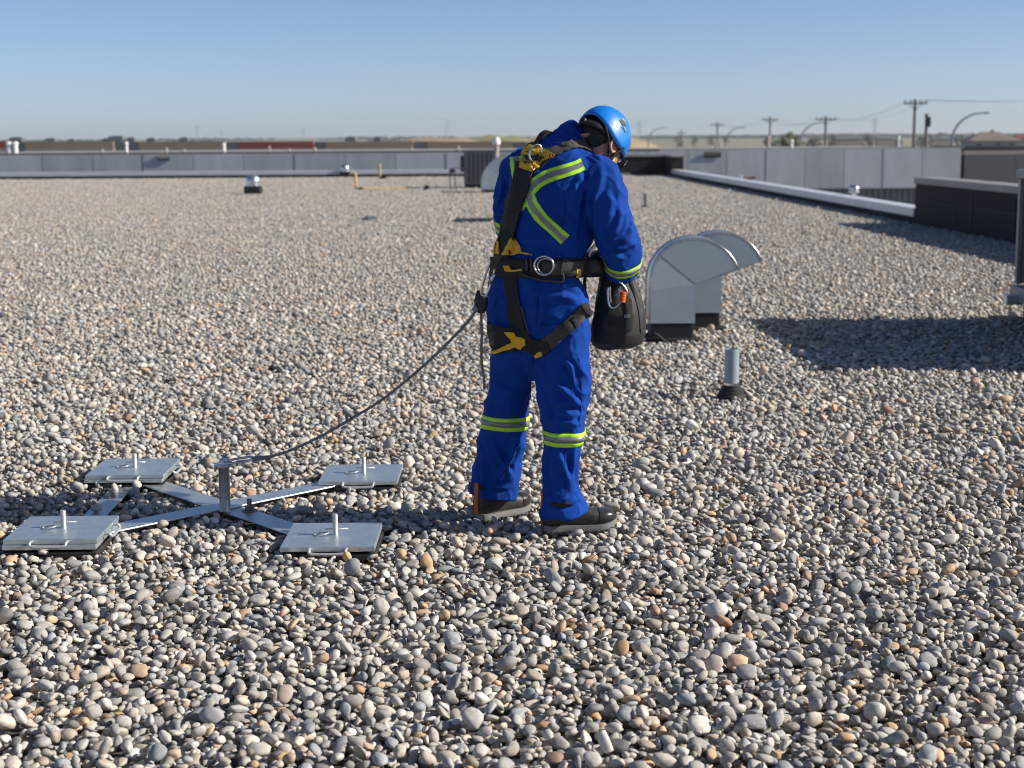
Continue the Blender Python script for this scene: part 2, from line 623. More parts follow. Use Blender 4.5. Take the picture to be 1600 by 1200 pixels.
# dark raised corner of the parapet
cor = thing('parapet', 'dark raised parapet corner with grey cap at the far right roof corner', 'parapet', roofp(ROOF_END, -1))
build(MB().between(roofp(ROOF_END + 0.2, -2.72, 0.36), roofp(ROOF_END + 0.2, 0.5, 0.36), 0.4, 0.84), 'wall', M['membrane'], cor)
build(MB().between(roofp(ROOF_END - 2.6, 0.28, 0.36), roofp(ROOF_END - 0.01, 0.28, 0.36), 0.44, 0.84), 'wall', M['membrane'], cor)
build(MB().between(roofp(ROOF_END + 0.2, -2.76, 0.82), roofp(ROOF_END + 0.2, 0.54, 0.82), 0.48, 0.08), 'cap', M['cap_grey'], cor)
build(MB().between(roofp(ROOF_END - 2.64, 0.28, 0.818), roofp(ROOF_END - 0.05, 0.28, 0.818), 0.5, 0.074), 'cap', M['cap_grey'], cor)
build(MB().box(roofp(ROOF_END - 0.35, -1.7, 0.05), (0.5, 0.3, 0.12)), 'flashing', M['cap_grey'], cor)

# low curb along the right edge
wall_run('curb', 'low right hand roof curb with pale rounded metal cap', 'curb', roofp(28.62, 0.22), roofp(ROOF_END - 2.65, 0.22),
         0.13, 0.36, M['membrane'], M['cap'], 0.16, 0.03, seg=3.05)

# taller parapet nearer to the camera on the right
tall = thing('parapet', 'tall black membrane parapet with grey metal cap on the right edge', 'parapet', roofp(20, 0.25))
build(MB().between(roofp(4, 0.25, 0.335), roofp(28.6, 0.25, 0.335), 0.42, 0.79), 'wall', M['membrane'], tall)
for k in range(8):
    a, e = 4 + 24.6 * k / 8, 4 + 24.6 * (k + 1) / 8
    build(MB().between(roofp(a + 0.004, 0.25, 0.79), roofp(e - 0.004, 0.25, 0.79), 0.5, 0.115), 'cap', M['cap_grey'], tall, bevel=0.012)
# laps of the membrane: seams standing proud of the wall face
mb = MB()
mb.between(roofp(4, 0.035, 0.43), roofp(28.58, 0.035, 0.43), 0.012, 0.022)
for a, z0_, z1_, w_ in ((25.35, 0.1, 0.62, 0.09), (26.2, 0.12, 0.34, 0.1), (23.3, 0.04, 0.66, 0.05), (19.6, 0.04, 0.66, 0.06), (15.2, 0.1, 0.6, 0.06), (10.4, 0.05, 0.66, 0.06)):
    mb.between(roofp(a, 0.034, z0_), roofp(a, 0.034, z1_), w_, 0.012, up=(1, 0, 0))
build(mb, 'membrane_lap', M['rubber'], tall)


# ------------------------------------------------------------------ panel clad buildings behind
def panel_wall(parent, x0, x1, y, z0, z1, w, mats, gap=0.035, thick=0.12, first=0.0):
    x = x0 + first
    if first > 0:
        build(MB().box(((x0 + x - gap) / 2, y, (z0 + z1) / 2), (x - gap - x0, thick, z1 - z0)), 'panel', mats[0], parent)
    k = 0
    while x < x1 - 0.2:
        e = min(x1, x + w)
        build(MB().box(((x + e - gap) / 2, y + 0.006 * ((k * 7) % 3), (z0 + z1) / 2), (e - x - gap, thick, z1 - z0)), 'panel', mats[(k * 5 + k // 3) % len(mats)], parent)
        x = e
        k += 1


YL = 80.0
zt = onY(400, 240.5, YL).z
lb = thing('warehouse', 'long low warehouse with grey panel wall beyond the far parapet', 'warehouse', (-14, YL, -8))
xl0, xl1 = -34.0, onY(1046, 240, YL).x - 0.6
panel_wall(lb, xl0, xl1, YL, zt - 2.6, zt, 2.55, [M['panel'], M['panel_b'], M['panel']], first=onY(145, 250, YL).x - xl0 - 2.55 * 5)
build(MB().box(((xl0 + xl1) / 2, YL + 0.16, -4), (xl1 - xl0, 0.18, 2 * (zt + 4) - 0.02)), 'wall', M['flash_dark'], lb)
build(MB().box(((xl0 + xl1) / 2, YL + 0.2, zt + 0.06), (xl1 - xl0 + 0.2, 0.5, 0.09)), 'coping', M['flash_dark'], lb)
build(MB().box(((xl0 + xl1) / 2, YL + 15.4, zt - 0.1), (xl1 - xl0, 30, 0.12)), 'roof', M['flat_roof'], lb)
build(MB().box(((xl0 + xl1) / 2, YL + 30.5, -3.6), (xl1 - xl0, 0.2, 2 * (zt + 3.6))), 'wall', M['panel'], lb)

YR = 96.0
xr0, xr1 = onY(978, 240, YR).x, onY(1505, 240, YR).x
ztr, zbr = onY(1250, 233, YR).z, onY(1300, 294, YR).z
rb = thing('warehouse', 'warehouse with tall grey panels above dark corrugated cladding beyond the curb', 'warehouse', ((xr0 + xr1) / 2, YR, -8))
step = (onY(1258, 250, YR).x - onY(1197, 250, YR).x)
panel_wall(rb, xr0, xr1, YR, zbr, ztr, step, [M['panel_b'], M['panel'], M['panel_b'], M['panel']], first=(onY(1197, 250, YR).x - xr0) % step)
build(MB().box(((xr0 + xr1) / 2, YR + 0.2, ztr + 0.04), (xr1 - xr0 + 0.1, 0.5, 0.07)), 'coping', M['cap_grey'], rb)
build(MB().box(((xr0 + xr1) / 2, YR + 0.2, zbr - 0.06), (xr1 - xr0, 0.3, 0.1)), 'ledge', M['cap_grey'], rb)
mb = MB()
nrib = int((xr1 - xr0) / 0.36)
prof = []
for k in range(nrib):
    x = xr0 + (xr1 - xr0) * k / nrib
    d = (xr1 - xr0) / nrib
    prof += [(x, 0), (x + d * 0.4, 0), (x + d * 0.5, 0.1), (x + d * 0.9, 0.1)]
prof.append((xr1, 0))
yc = YR + 0.32
vs = [(x, yc - dy, z) for z in (-8.1, zbr - 0.12) for x, dy in prof]
npf = len(prof)
mb.add(vs, [[i, i + 1, npf + i + 1, npf + i] for i in range(npf - 1)])
build(mb, 'corrugated_cladding', M['corr'], rb)
build(MB().box(((xr0 + xr1) / 2, YR + 14.6, ztr - 0.1), (xr1 - xr0, 28, 0.12)), 'roof', M['flat_roof'], rb)
build(MB().box((xr1 - 0.1, YR + 14.6, -3.7), (0.2, 27.9, 2 * (ztr + 3.55))), 'wall', M['panel_shaded'], rb)
build(MB().box(((xr0 + xr1) / 2, YR + 28.5, -3.7), (xr1 - xr0, 0.2, 2 * (ztr + 3.6))), 'wall', M['panel'], rb)
# fixtures on that wall
for (px, py, w, h, lab, nm) in ((1113, 242, 1.05, 0.32, 'dark hooded wall light high on the grey panel wall beyond the curb', 'wall_light'),):
    c = onY(px, py, YR - 0.07)
    t = thing(nm, lab, 'wall light', (c.x, c.y - 0.2, c.z))
    build(MB().box((c.x, c.y - 0.03, c.z), (w, 0.03, h)), 'back_plate', M['flash_dark'], t)
    build(MB().prism([(c.x - w / 2, c.y - 0.06, c.z + h * 0.6), (c.x - w / 2, c.y - 0.07, c.z + h * 0.3), (c.x - w / 2, c.y - 0.07, c.z + h * 0.05), (c.x - w / 2, c.y - 0.06, c.z - h * 0.2)], (w, 0, 0)), 'hood', M['house_roof'], t)
c = onY(256, 246.5, YL - 0.07)
t = thing('wall_light', 'small tan hooded light on the grey wall beyond the far parapet', 'wall light', (c.x, c.y - 0.2, c.z))
build(MB().box((c.x, c.y - 0.03, c.z), (0.6, 0.06, 0.26)), 'back_plate', M['flash_dark'], t)
build(MB().prism([(c.x - 0.28, c.y - 0.06, c.z + 0.22), (c.x - 0.28, c.y - 0.07, c.z + 0.1), (c.x - 0.28, c.y - 0.07, c.z + 0.0), (c.x - 0.28, c.y - 0.06, c.z - 0.06)], (0.56, 0, 0)), 'hood', M['beige'], t)

# block at the far right, its shade put into a darker panel colour
YD = 96.1
xd0 = onY(1507, 250, YD).x
zc = onY(1550, 236, YD).z
db = thing('warehouse', 'grey warehouse block, shade in its panel colour, with beige fascia at the right beyond the tall parapet', 'warehouse', (xd0 + 8, YD, -8))
panel_wall(db, xd0, xd0 + 22, YD, -8.1, zc - 0.22, 3.1, [M['panel_shaded'], M['panel_shaded']], gap=0.02)
build(MB().box((xd0 + 11, YD + 0.16, zc - 0.1), (22.1, 0.44, 0.22)), 'fascia', M['beige'], db)
build(MB().box((xd0 + 11, YD + 4.2, zc + 0.10), (21.9, 7.4, 0.36)), 'roof_edge', M['flash_dark'], db)
build(MB().box((xd0 + 0.1, YD + 5.0, -3.8), (0.2, 9.7, 2 * (zc + 3.5))), 'wall', M['panel_shaded'], db)
build(MB().box((xd0 + 11, YD + 12, zc - 0.3), (21.8, 8.2, 0.12)), 'roof', M['flat_roof'], db)

# tan precast building beyond, with red clad bays and grey dock bays
YB = 205.0
bb = thing('industrial_building', 'long tan industrial building with red and grey bays under the horizon at left', 'building', (-20, YB, -8))
bays = [(-60, 14, 'red_wall'), (14, 40, 'dock'), (40, 178, 'brown_wall'), (178, 217, 'dock'), (217, 352, 'brown_wall'), (352, 375, 'dock'),
        (375, 490, 'red_wall'), (490, 509, 'dock'), (509, 645, 'brown_wall'), (645, 668, 'dock'), (668, 800, 'brown_wall'), (800, 822, 'dock'), (822, 985, 'brown_wall')]
for i, (a, b_, mm) in enumerate(bays):
    xa, xb = onY(a, 225, YB).x, onY(b_, 225, YB).x
    top = onY((a + b_) / 2, 221 if mm != 'dock' else 221.5, YB).z
    rec = 0.0 if mm != 'dock' else 0.8
    nm = 'bay_wall' if mm != 'dock' else 'dock_bay'
    zb = -8.1
    build(MB().box(((xa + xb) / 2, YB + rec, (top + zb) / 2), (xb - xa - 0.04, 0.4, top - zb)), nm, M[mm], bb)
    # a paler plinth band on each bay
    if mm != 'dock':
        zz = onY(0.5 * (a + b_), 232.5, YB).z
        build(MB().box(((xa + xb) / 2, YB - 0.23, (zz + zb) / 2), (xb - xa - 0.06, 0.05, zz - zb)), 'plinth', M['flat_roof'], bb)
xa, xb = onY(-60, 220, YB).x, onY(985, 220, YB).x
ttop = onY(400, 221, YB).z
build(MB().box(((xa + xb) / 2, YB + 20.6, ttop - 0.5), (xb - xa, 39, 0.3)), 'roof', M['flat_roof'], bb)
for px, w, h, lab in ((27, 1.8, 0.6, 'wide dark rooftop unit above the twin white pipes at the left edge'), (80, 1.4, 0.45, 'second rooftop unit from the left on the tan building'),
                      (112, 1.0, 0.3, 'small low rooftop unit on the first tan bay, right of the second unit'), (183, 2.0, 0.7, 'widest rooftop unit, above the grey bay behind the slim white pipe'),
                      (205, 1.1, 0.5, 'narrower rooftop unit just right of the widest one'), (165, 0.8, 0.35, 'smallest rooftop unit just left of the widest one'),
                      (237, 1.2, 0.4, 'rooftop unit on the second tan bay, left of the tall pylon'), (288, 1.2, 0.45, 'rooftop unit just left of the tall pylon above the tan building'),
                      (548, 1.4, 0.4, 'rooftop unit right of the red bay, above the farther dome vent'), (590, 1.0, 0.35, 'small rooftop unit left of the bare soil bank')):
    c = onY(px, 221, YB + 9)
    t = thing('rooftop_unit', lab, 'rooftop unit', (c.x, c.y, ttop - 0.35), 'tiny units on the tan building roof')
    build(MB().box((c.x, c.y, ttop - 0.35 + (h + 0.4) / 2), (w, w, h + 0.4)), 'casing', M['dock'], t, bevel=0.03)
    build(MB().box((c.x, c.y, ttop - 0.35 + h + 0.46), (w * 0.6, w * 0.6, 0.1)), 'fan_cap', M['flash_dark'], t)


# ------------------------------------------------------------------ land beyond
def mound(name, label, cx, cy, rx, ry, h, z0, material, seed):
    n, m = 36, 10
    vs, fs = [], []
    for j in range(m + 1):
        r = j / m
        for k in range(n):
            an = 2 * math.pi * k / n
            x, y = rx * r * math.cos(an), ry * r * math.sin(an)
            f = max(0, 1 - r ** 4)
            z = z0 + h * f * (1 + 0.12 * noise.noise(Vector((x / rx * 3, y / ry * 3, seed)))) - 0.6 * (r > 0.97)
            vs.append((cx + x, cy + y, z))
    for j in range(m):
        for k in range(n):
            fs.append([j * n + k, j * n + (k + 1) % n, (j + 1) * n + (k + 1) % n, (j + 1) * n + k])
    mb_ = MB().add(vs, fs)
    return tag(build(mb_, name, material, smooth=True), label, kind='structure')


c = onY(690, 215, 760)
mound('hill', 'bare brown soil bank under the horizon', c.x, 760, 32, 60, 9.9, -8.3, M['soil'], 1.0)
c = onY(775, 213, 780)
mound('hill', 'low green topped bank beside the soil bank', c.x, 790, 26, 60, 10.6, -8.3, M['turf'], 2.0)
c = onY(900, 215, 820)
mound('hill', 'long tan bank behind the person', c.x, 820, 50, 60, 10.8, -8.3, M['soil'], 5.0)


def leaves_crown(c, rx, ry, rz, n, s, seed, up=0.35):
    r_ = random.Random(seed)
    mb_ = MB()
    blobs = [(Vector((r_.uniform(-0.6, 0.6) * rx, r_.uniform(-0.6, 0.6) * ry, r_.uniform(-0.5, 0.75) * rz)), r_.uniform(0.3, 0.55)) for _ in range(11)]
    for _ in range(n):
        b_, q = r_.choice(blobs)
        while True:
            d = Vector((r_.gauss(0, 1), r_.gauss(0, 1), r_.gauss(0, 1)))
            if d.length > 0.1:
                break
        d.normalize()
        d *= r_.uniform(0.75, 1.05) * q
        p = Vector(c) + b_ + Vector((d.x * rx, d.y * ry, d.z * rz))
        a = Vector((r_.gauss(0, 1), r_.gauss(0, 1), r_.gauss(0, 1))).normalized()
        b2 = a.orthogonal().normalized()
        k = s * r_.uniform(0.6, 1.4)
        mb_.add([p - a * k, p + b2 * k * 0.5, p + a * k, p - b2 * k * 0.5], [[0, 1, 2, 3]])
    return mb_


def tree(px, Y, ztop_py, width_px, label, group, seed, n=420, material='leaf'):
    top = onY(px, ztop_py, Y)
    w = width_px * Y / FPX / 2
    g = ground_z(Y, top.x)
    H = top.z - g
    rz = min(H * 0.42, w * 1.3)
    t = thing('tree', label, 'tree', (top.x, Y, g), group)
    build(MB().tube([(top.x, Y, g - 0.2), (top.x + 0.1, Y, g + H * 0.35), (top.x - 0.1, Y, g + H * 0.8)], [w * 0.13, w * 0.10, w * 0.03], 7), 'trunk', M['bark'], t, smooth=True)
    build(leaves_crown((top.x, Y, top.z - rz), w, w, rz, n, w * 0.2, seed), 'crown', M[material], t, fix=False)
    return t


tree(1237, 330, 211, 46, 'bushy bright green tree rising behind the grey panel wall', None, 3, 700)
tree(1222, 340, 218, 20, 'smaller yellowish green shrub left of the bushy green tree', None, 4, 250)
tl = [(1205, 214, 26, 'behind the third utility pole'), (1268, 212, 34, 'just right of the bushy green tree'), (1300, 210, 30, 'right of the second utility pole'),
      (1330, 212, 40, 'widest, left of the pylon near the nearest pole'), (1362, 211, 30, 'at the foot of the pylon near the nearest pole'), (1395, 213, 36, 'behind the cream pipe'),
      (1440, 210, 30, 'between the nearest utility pole and the boxed post'), (1468, 209, 34, 'between the boxed post and the largest lamp arm'),
      (1495, 208, 30, 'at the foot of the largest lamp arm'), (1520, 210, 22, 'against the left eave of the brown roofed house'), (1590, 208, 24, 'behind the dark red house'),
      (1060, 212, 16, 'by the tiny utility pole'), (1110, 211, 14, 'left of the small far utility pole'), (1133, 211, 12, 'under the small faint lamp arm'), (1085, 212, 12, 'smallest, between the two far left poles')]
for i, (px, py, w, lab) in enumerate(tl):
    tree(px, 900 + 37 * (i % 4), py, w, 'far dark tree on the horizon, ' + lab, 'far trees along the right horizon', 40 + i, 170, 'leaf_far')
# the far belt of woods that reads as one mass
mb = MB()
r_ = random.Random(5)
for k in range(2600):
    px = r_.uniform(-60, 1660)
    Y = r_.uniform(2600, 3300)
    p = onY(px, 214, Y)
    g = ground_z(Y, p.x)
    dens = 0.5 + 0.5 * noise.noise(Vector((p.x * 0.004, Y * 0.002, 9)))
    if px < 1000 and dens < 0.52:
        continue
    h = r_.uniform(2.5, 5.5) * (0.6 + 0.8 * dens)
    w = r_.uniform(4, 9)
    a = r_.uniform(0, 3.1)
    for q in range(3):
        aa = a + q * 1.05
        dx, dy = math.cos(aa) * w, math.sin(aa) * w
        mb.add([(p.x - dx, Y - dy, g - 1), (p.x + dx, Y + dy, g - 1), (p.x + dx * 0.6, Y + dy * 0.6, g + h * 0.8), (p.x, Y, g + h), (p.x - dx * 0.7, Y - dy * 0.7, g + h * 0.7)], [[0, 1, 2, 3, 4]])
tag(build(mb, 'treeline', M['leaf_far'], fix=False), 'thin belt of far woods along the horizon', 'treeline', kind='stuff')


def house(px, Y, y_ridge, w_px, label, roofm, wallm):
    c = onY(px, y_ridge, Y)
    w = w_px * Y / FPX
    d = w * 0.7
    ez = c.z - w * 0.16
    g = ground_z(Y)
    t = thing('house', label, 'house', (c.x, Y, g))
    build(MB().box((c.x, Y, (g + ez) / 2), (w * 0.92, d * 0.9, ez - g)), 'wall', M[wallm], t)
    hw, hd = w / 2, d / 2
    build(MB().add([(c.x - hw, Y - hd, ez), (c.x + hw, Y - hd, ez), (c.x + hw, Y + hd, ez), (c.x - hw, Y + hd, ez), (c.x - hw * 0.35, Y, c.z), (c.x + hw * 0.3, Y, c.z)],
                   [[0, 1, 5, 4], [1, 2, 5], [2, 3, 4, 5], [3, 0, 4], [0, 3, 2, 1]]), 'roof', M[roofm], t)
    build(MB().box((c.x + hw * 0.1, Y + hd * 0.2, c.z - 0.2), (w * 0.06, w * 0.06, w * 0.1)), 'chimney', M['house_wall'], t)
    for sx in (-0.3, 0.05, 0.3):
        build(MB().box((c.x + w * sx, Y - d * 0.455, ez - w * 0.09), (w * 0.09, 0.06, w * 0.08)), 'window', M['flash_dark'], t)
    return t


house(1548, 420, 206, 84, 'brown roofed house rising above the dark warehouse block', 'house_roof', 'house_wall')
house(1597, 440, 210, 40, 'dark red roofed house at the right end of the horizon', 'maroon', 'house_wall')
for px, w, lab in ((1325, 40, 'widest low far shed, right of the second utility pole'), (1382, 26, 'smallest low far shed, left of the nearest utility pole'), (1470, 30, 'low far shed between the boxed post and the largest lamp arm')):
    c = onY(px, 220, 640)
    t = thing('shed', lab, 'shed', (c.x, 640, -8.2), 'low far sheds')
    ww = w * 640 / FPX
    tz = c.z + 0.9
    build(MB().box((c.x, 640, (tz - 8.2) / 2), (ww, ww * 0.5, tz + 8.2)), 'wall', M['house_wall'], t)
    build(MB().prism([(c.x - ww * 0.52, 640 - ww * 0.27, tz), (c.x - ww * 0.52, 640, tz + 0.9), (c.x - ww * 0.52, 640 + ww * 0.27, tz)], (ww * 1.04, 0, 0)), 'roof', M['dock'], t)


# ------------------------------------------------------------------ poles, lamps, wires
def utility_pole(px, top_py, Y, arm_px, label):
    top = onY(px, top_py, Y)
    k = Y / FPX
    t = thing('utility_pole', label, 'utility pole', (top.x, Y, -8.2), 'wooden utility poles along the road')
    build(MB().tube([(top.x, Y, -8.3), (top.x, Y, top.z)], [0.20, 0.14], 10), 'pole', M['wood'], t, smooth=40)
    za = top.z - 3.5 * k - 0.2
    w = arm_px * k
    build(MB().box((top.x, Y - 0.22, za), (w, 0.14, 0.16)), 'crossarm', M['wood'], t)
    ends = []
    for s in (-0.46, -0.2, 0.2, 0.46):
        build(MB().lathe([(0.05, 0), (0.09, 0.06), (0.05, 0.12), (0.09, 0.18), (0.04, 0.26)], 8, (top.x + w * s, Y - 0.22, za + 0.08)), 'insulator', M['dock'], t)
        ends.append(Vector((top.x + w * s, Y - 0.22, za + 0.34)))
    for s in (-1, 1):
        build(MB().between((top.x, Y - 0.25, za - 0.7), (top.x + s * w * 0.3, Y - 0.25, za - 0.05), 0.05, 0.05), 'brace', M['wood'], t)
    return ends


u1 = utility_pole(1430, 155, 165, 36, 'nearest wooden utility pole with crossarm above the right panel wall')
u2 = utility_pole(1290.5, 181, 215, 32, 'wooden utility pole second from the right, beside a curved lamp arm')
u3 = utility_pole(1203.5, 182, 265, 23, 'wooden utility pole rising behind the pale roof pipe and bushy tree')
u4 = utility_pole(1121, 190, 320, 21, 'small far wooden utility pole above the hooded wall light')
u5 = utility_pole(1065, 203, 420, 14, 'tiny wooden utility pole just right of the blue helmet')
u0 = [Vector((p.x + 37, p.y - 62, p.z + 1.2)) for p in u1]


def wire(p, q, sag, label):
    pts = [p.lerp(q, k / 24) - Vector((0, 0, sag * 4 * (k / 24) * (1 - k / 24))) for k in range(25)]
    tag(build(MB().tube(pts, 0.011, 5), 'power_line', M['wire'], smooth=True), label, 'power line', 'overhead power lines')


for A, B, lab in ((u0, u1, 'sagging power line leaving the nearest pole to the right'), (u1, u2, 'sagging power line between the two nearest utility poles'),
                  (u2, u3, 'power line between the second and third utility poles'), (u3, u4, 'power line between the third and fourth utility poles')):
    for k, w_ in ((0, 'left hand '), (1, 'middle '), (3, 'right hand ')):
        wire(A[k], B[k], 1.1, w_ + lab)


def davit(px0, px1, top_py, Y, label):
    a, b_ = onY(px0, 215, Y), onY(px1, top_py, Y)
    r = b_.x - a.x
    zt_ = b_.z
    t = thing('street_lamp', label, 'street lamp', (a.x, Y, -8.2), 'curved arm street lamps')
    H_ = zt_ - 0.15
    hgt = min(r * 0.75, 3.2)
    pts = [(a.x, Y, -8.3), (a.x, Y, H_ - hgt)]
    for k in range(1, 13):
        an = math.pi / 2 * k / 12
        pts.append((a.x + r * 0.8 * (1 - math.cos(an)), Y, H_ - hgt + hgt * math.sin(an)))
    pts.append((a.x + r * 0.86, Y, H_))
    n_ = len(pts)
    build(MB().tube(pts, [0.13 - 0.07 * i / n_ for i in range(n_)], 9), 'pole', M['lamp_steel'], t, smooth=True)
    build(MB().loft([(Vector((a.x + r * 0.84, Y, H_)), (0, 0.08, 0), (0, 0, 0.06), 2), (Vector((a.x + r * 0.9, Y, H_ + 0.01)), (0, 0.17, 0), (0, 0, 0.10), 2.5),
                     (Vector((b_.x, Y, H_ + 0.02)), (0, 0.12, 0), (0, 0, 0.06), 2)], 12), 'lamp_head', M['lamp_steel'], t, smooth=40)
    return t


davit(1488, 1546, 174, 150, 'largest curved street lamp arm reaching right at the right horizon')
davit(1251, 1290, 190, 225, 'pale curved street lamp arm touching the second utility pole')
davit(1134, 1165, 198, 290, 'small faint curved street lamp arm left of the third utility pole')
davit(1013, 1042, 198, 330, 'faint curved street lamp arm just right of the helmet')

c = onY(1449, 180, 150)
t = thing('signal_pole', 'brown post with a dark box on top right of the nearest utility pole', 'post', (c.x, 150, -8.2))
build(MB().tube([(c.x - 0.06, 150, -8.3), (c.x - 0.06, 150, c.z - 0.1)], 0.15, 9), 'pole', M['house_roof'], t, smooth=40)
build(MB().box((c.x + 0.1, 150, c.z - 0.62), (0.42, 0.4, 0.95)), 'signal_box', M['black_plastic'], t, bevel=0.05)
build(MB().box((c.x - 0.08, 150, c.z + 0.02), (0.3, 0.3, 0.22)), 'cap', M['maroon'], t, bevel=0.03)


def tower(px, top_py, Y, label):
    top = onY(px, top_py, Y)
    g = ground_z(Y, top.x)
    H_ = top.z - g
    t = thing('pylon', label, 'pylon', (top.x, Y, g), 'far steel pylons on the horizon')
    mb_ = MB()
    w0, w1 = H_ * 0.075, H_ * 0.02
    lv = 7
    rw = 0.0022 * H_ + 0.05
    cs = []
    for k in range(lv + 1):
        f = k / lv
        w = w0 + (w1 - w0) * f
        cs.append([Vector((top.x + sx * w, Y + sy * w, g + H_ * f)) for sx, sy in ((-1, -1), (1, -1), (1, 1), (-1, 1))])
    for k in range(lv):
        for i in range(4):
            mb_.tube([cs[k][i], cs[k + 1][i]], rw, 4)
            mb_.tube([cs[k][i], cs[k + 1][(i + 1) % 4]], rw * 0.7, 4)
    build(mb_, 'lattice', M['tower'], t)
    for f, wa in ((0.97, 0.16), (0.86, 0.2), (0.75, 0.16)):
        build(MB().tube([(top.x - wa * H_, Y, g + H_ * f), (top.x + wa * H_, Y, g + H_ * f)], rw, 4), 'arm', M['tower'], t)


tower(308, 196, 1500, 'far pylon above the tan building left of the red bay')
tower(698, 188, 1400, 'thin far pylon above the soil bank')
tower(999, 188, 1300, 'far pylon just right of the blue helmet')
tower(1367, 186, 1350, 'far pylon left of the nearest utility pole')
tower(346, 204, 1900, 'smallest far pylon right of the pylon above the tan building')
tower(474, 200, 1800, 'faint far pylon above the red clad bay')


# ------------------------------------------------------------------ small roof pipes on the warehouses
def roof_pipe(px, y0, y1, Y, r, material, label, group='short vent pipes on the far roofs', cap=True):
    a, b_ = onY(px, y1, Y), onY(px, y0, Y)
    t = thing('vent_pipe', label, 'vent pipe', a, group)
    z0 = a.z - 0.25
    build(MB().tube([(a.x, Y, z0), (a.x, Y, b_.z)], r, 12), 'pipe', material, t, smooth=40)
    if cap:
        build(MB().lathe([(r * 1.3, 0), (r * 1.3, 0.08), (r * 0.8, 0.14)], 12, (a.x, Y, b_.z + 0.01)), 'cap', material, t)


roof_pipe(14.5, 226, 241, 83, 0.13, M['white'], 'left one of the twin white roof pipes at the left edge')
roof_pipe(24.5, 226, 241, 83, 0.13, M['white'], 'right one of the twin white roof pipes at the left edge')
roof_pipe(198, 226, 241, 83, 0.08, M['white'], 'slim white roof pipe above the far left panel wall')
roof_pipe(350, 228, 240, 83, 0.08, M['white'], 'slim white roof pipe left of the red clad bay')
roof_pipe(260, 231, 240, 84, 0.07, M['beige'], 'short grey pipe on the left warehouse roof', cap=False)
roof_pipe(160, 233, 240, 84, 0.06, M['beige'], 'shortest grey pipe near the left on the warehouse roof', cap=False)
roof_pipe(288, 233, 240, 84, 0.06, M['beige'], 'short grey pipe right of the tan wall light', cap=False)
roof_pipe(492, 230, 240, 84, 0.07, M['beige'], 'short white pipe at the end of the red clad bay', cap=False)
roof_pipe(452, 232, 240, 84, 0.05, M['beige'], 'tiny grey pipe in front of the red clad bay', cap=False)
roof_pipe(421, 228, 236, 84, 0.05, M['beige'], 'tiny pale pipe under the red clad bay', cap=False)
roof_pipe(716, 228, 240, 84, 0.07, M['beige'], 'white pipe left of the grey rooftop cabinet', cap=False)
roof_pipe(643, 231, 240, 84, 0.05, M['beige'], 'tiny grey pipe above the panel wall mid left', cap=False)
roof_pipe(1200.5, 216, 232, 100, 0.09, M['beige'], 'pale pipe in front of the third utility pole')
roof_pipe(1236.5, 222, 232, 100, 0.10, M['white'], 'white stub pipe in front of the bushy tree')
roof_pipe(1403.5, 216, 231, 100, 0.07, M['white'], 'cream pipe on the panel wall left of the nearest utility pole')
roof_pipe(1118, 226, 236, 101, 0.06, M['beige'], 'short beige pipe above the hooded wall light')
roof_pipe(1125, 225, 236, 101, 0.06, M['beige'], 'beige pipe right of the short beige pipe')

# ------------------------------------------------------------------ the air: far things fade a little towards the horizon
hz = MB().box((0, 2700, 5.0), (9000, 5760, 29.0))
air = tag(build(hz, 'haze', M['white']), 'thin summer haze over the land', kind='stuff')
hm = bpy.data.materials.new('thin_haze')
hm.use_nodes = True
hn, hl = nodes_of(hm)
hn.remove(hn['Principled BSDF'])
pv = hn.new('ShaderNodeVolumePrincipled')
pv.inputs['Color'].default_value = (0.86, 0.91, 0.97, 1)
pv.inputs['Density'].default_value = 0.00014
pv.inputs['Anisotropy'].default_value = 0.2
hl.new(pv.outputs[0], hn['Material Output'].inputs['Volume'])
air.data.materials.clear()
air.data.materials.append(hm)

# ================================================================== THINGS ON THE ROOF
KEEP_OUT = []        # (function(x, y) -> bool, z limit): stones that would poke through a thing are left out


def keep_rect(cx, cy, hx, hy, rz=0.0, zlim=-1):
    ca, sa = math.cos(rz), math.sin(rz)

    def f(x, y):
        dx, dy = x - cx, y - cy
        return (np.abs(dx * ca + dy * sa) < hx) & (np.abs(-dx * sa + dy * ca) < hy)
    KEEP_OUT.append((f, zlim))


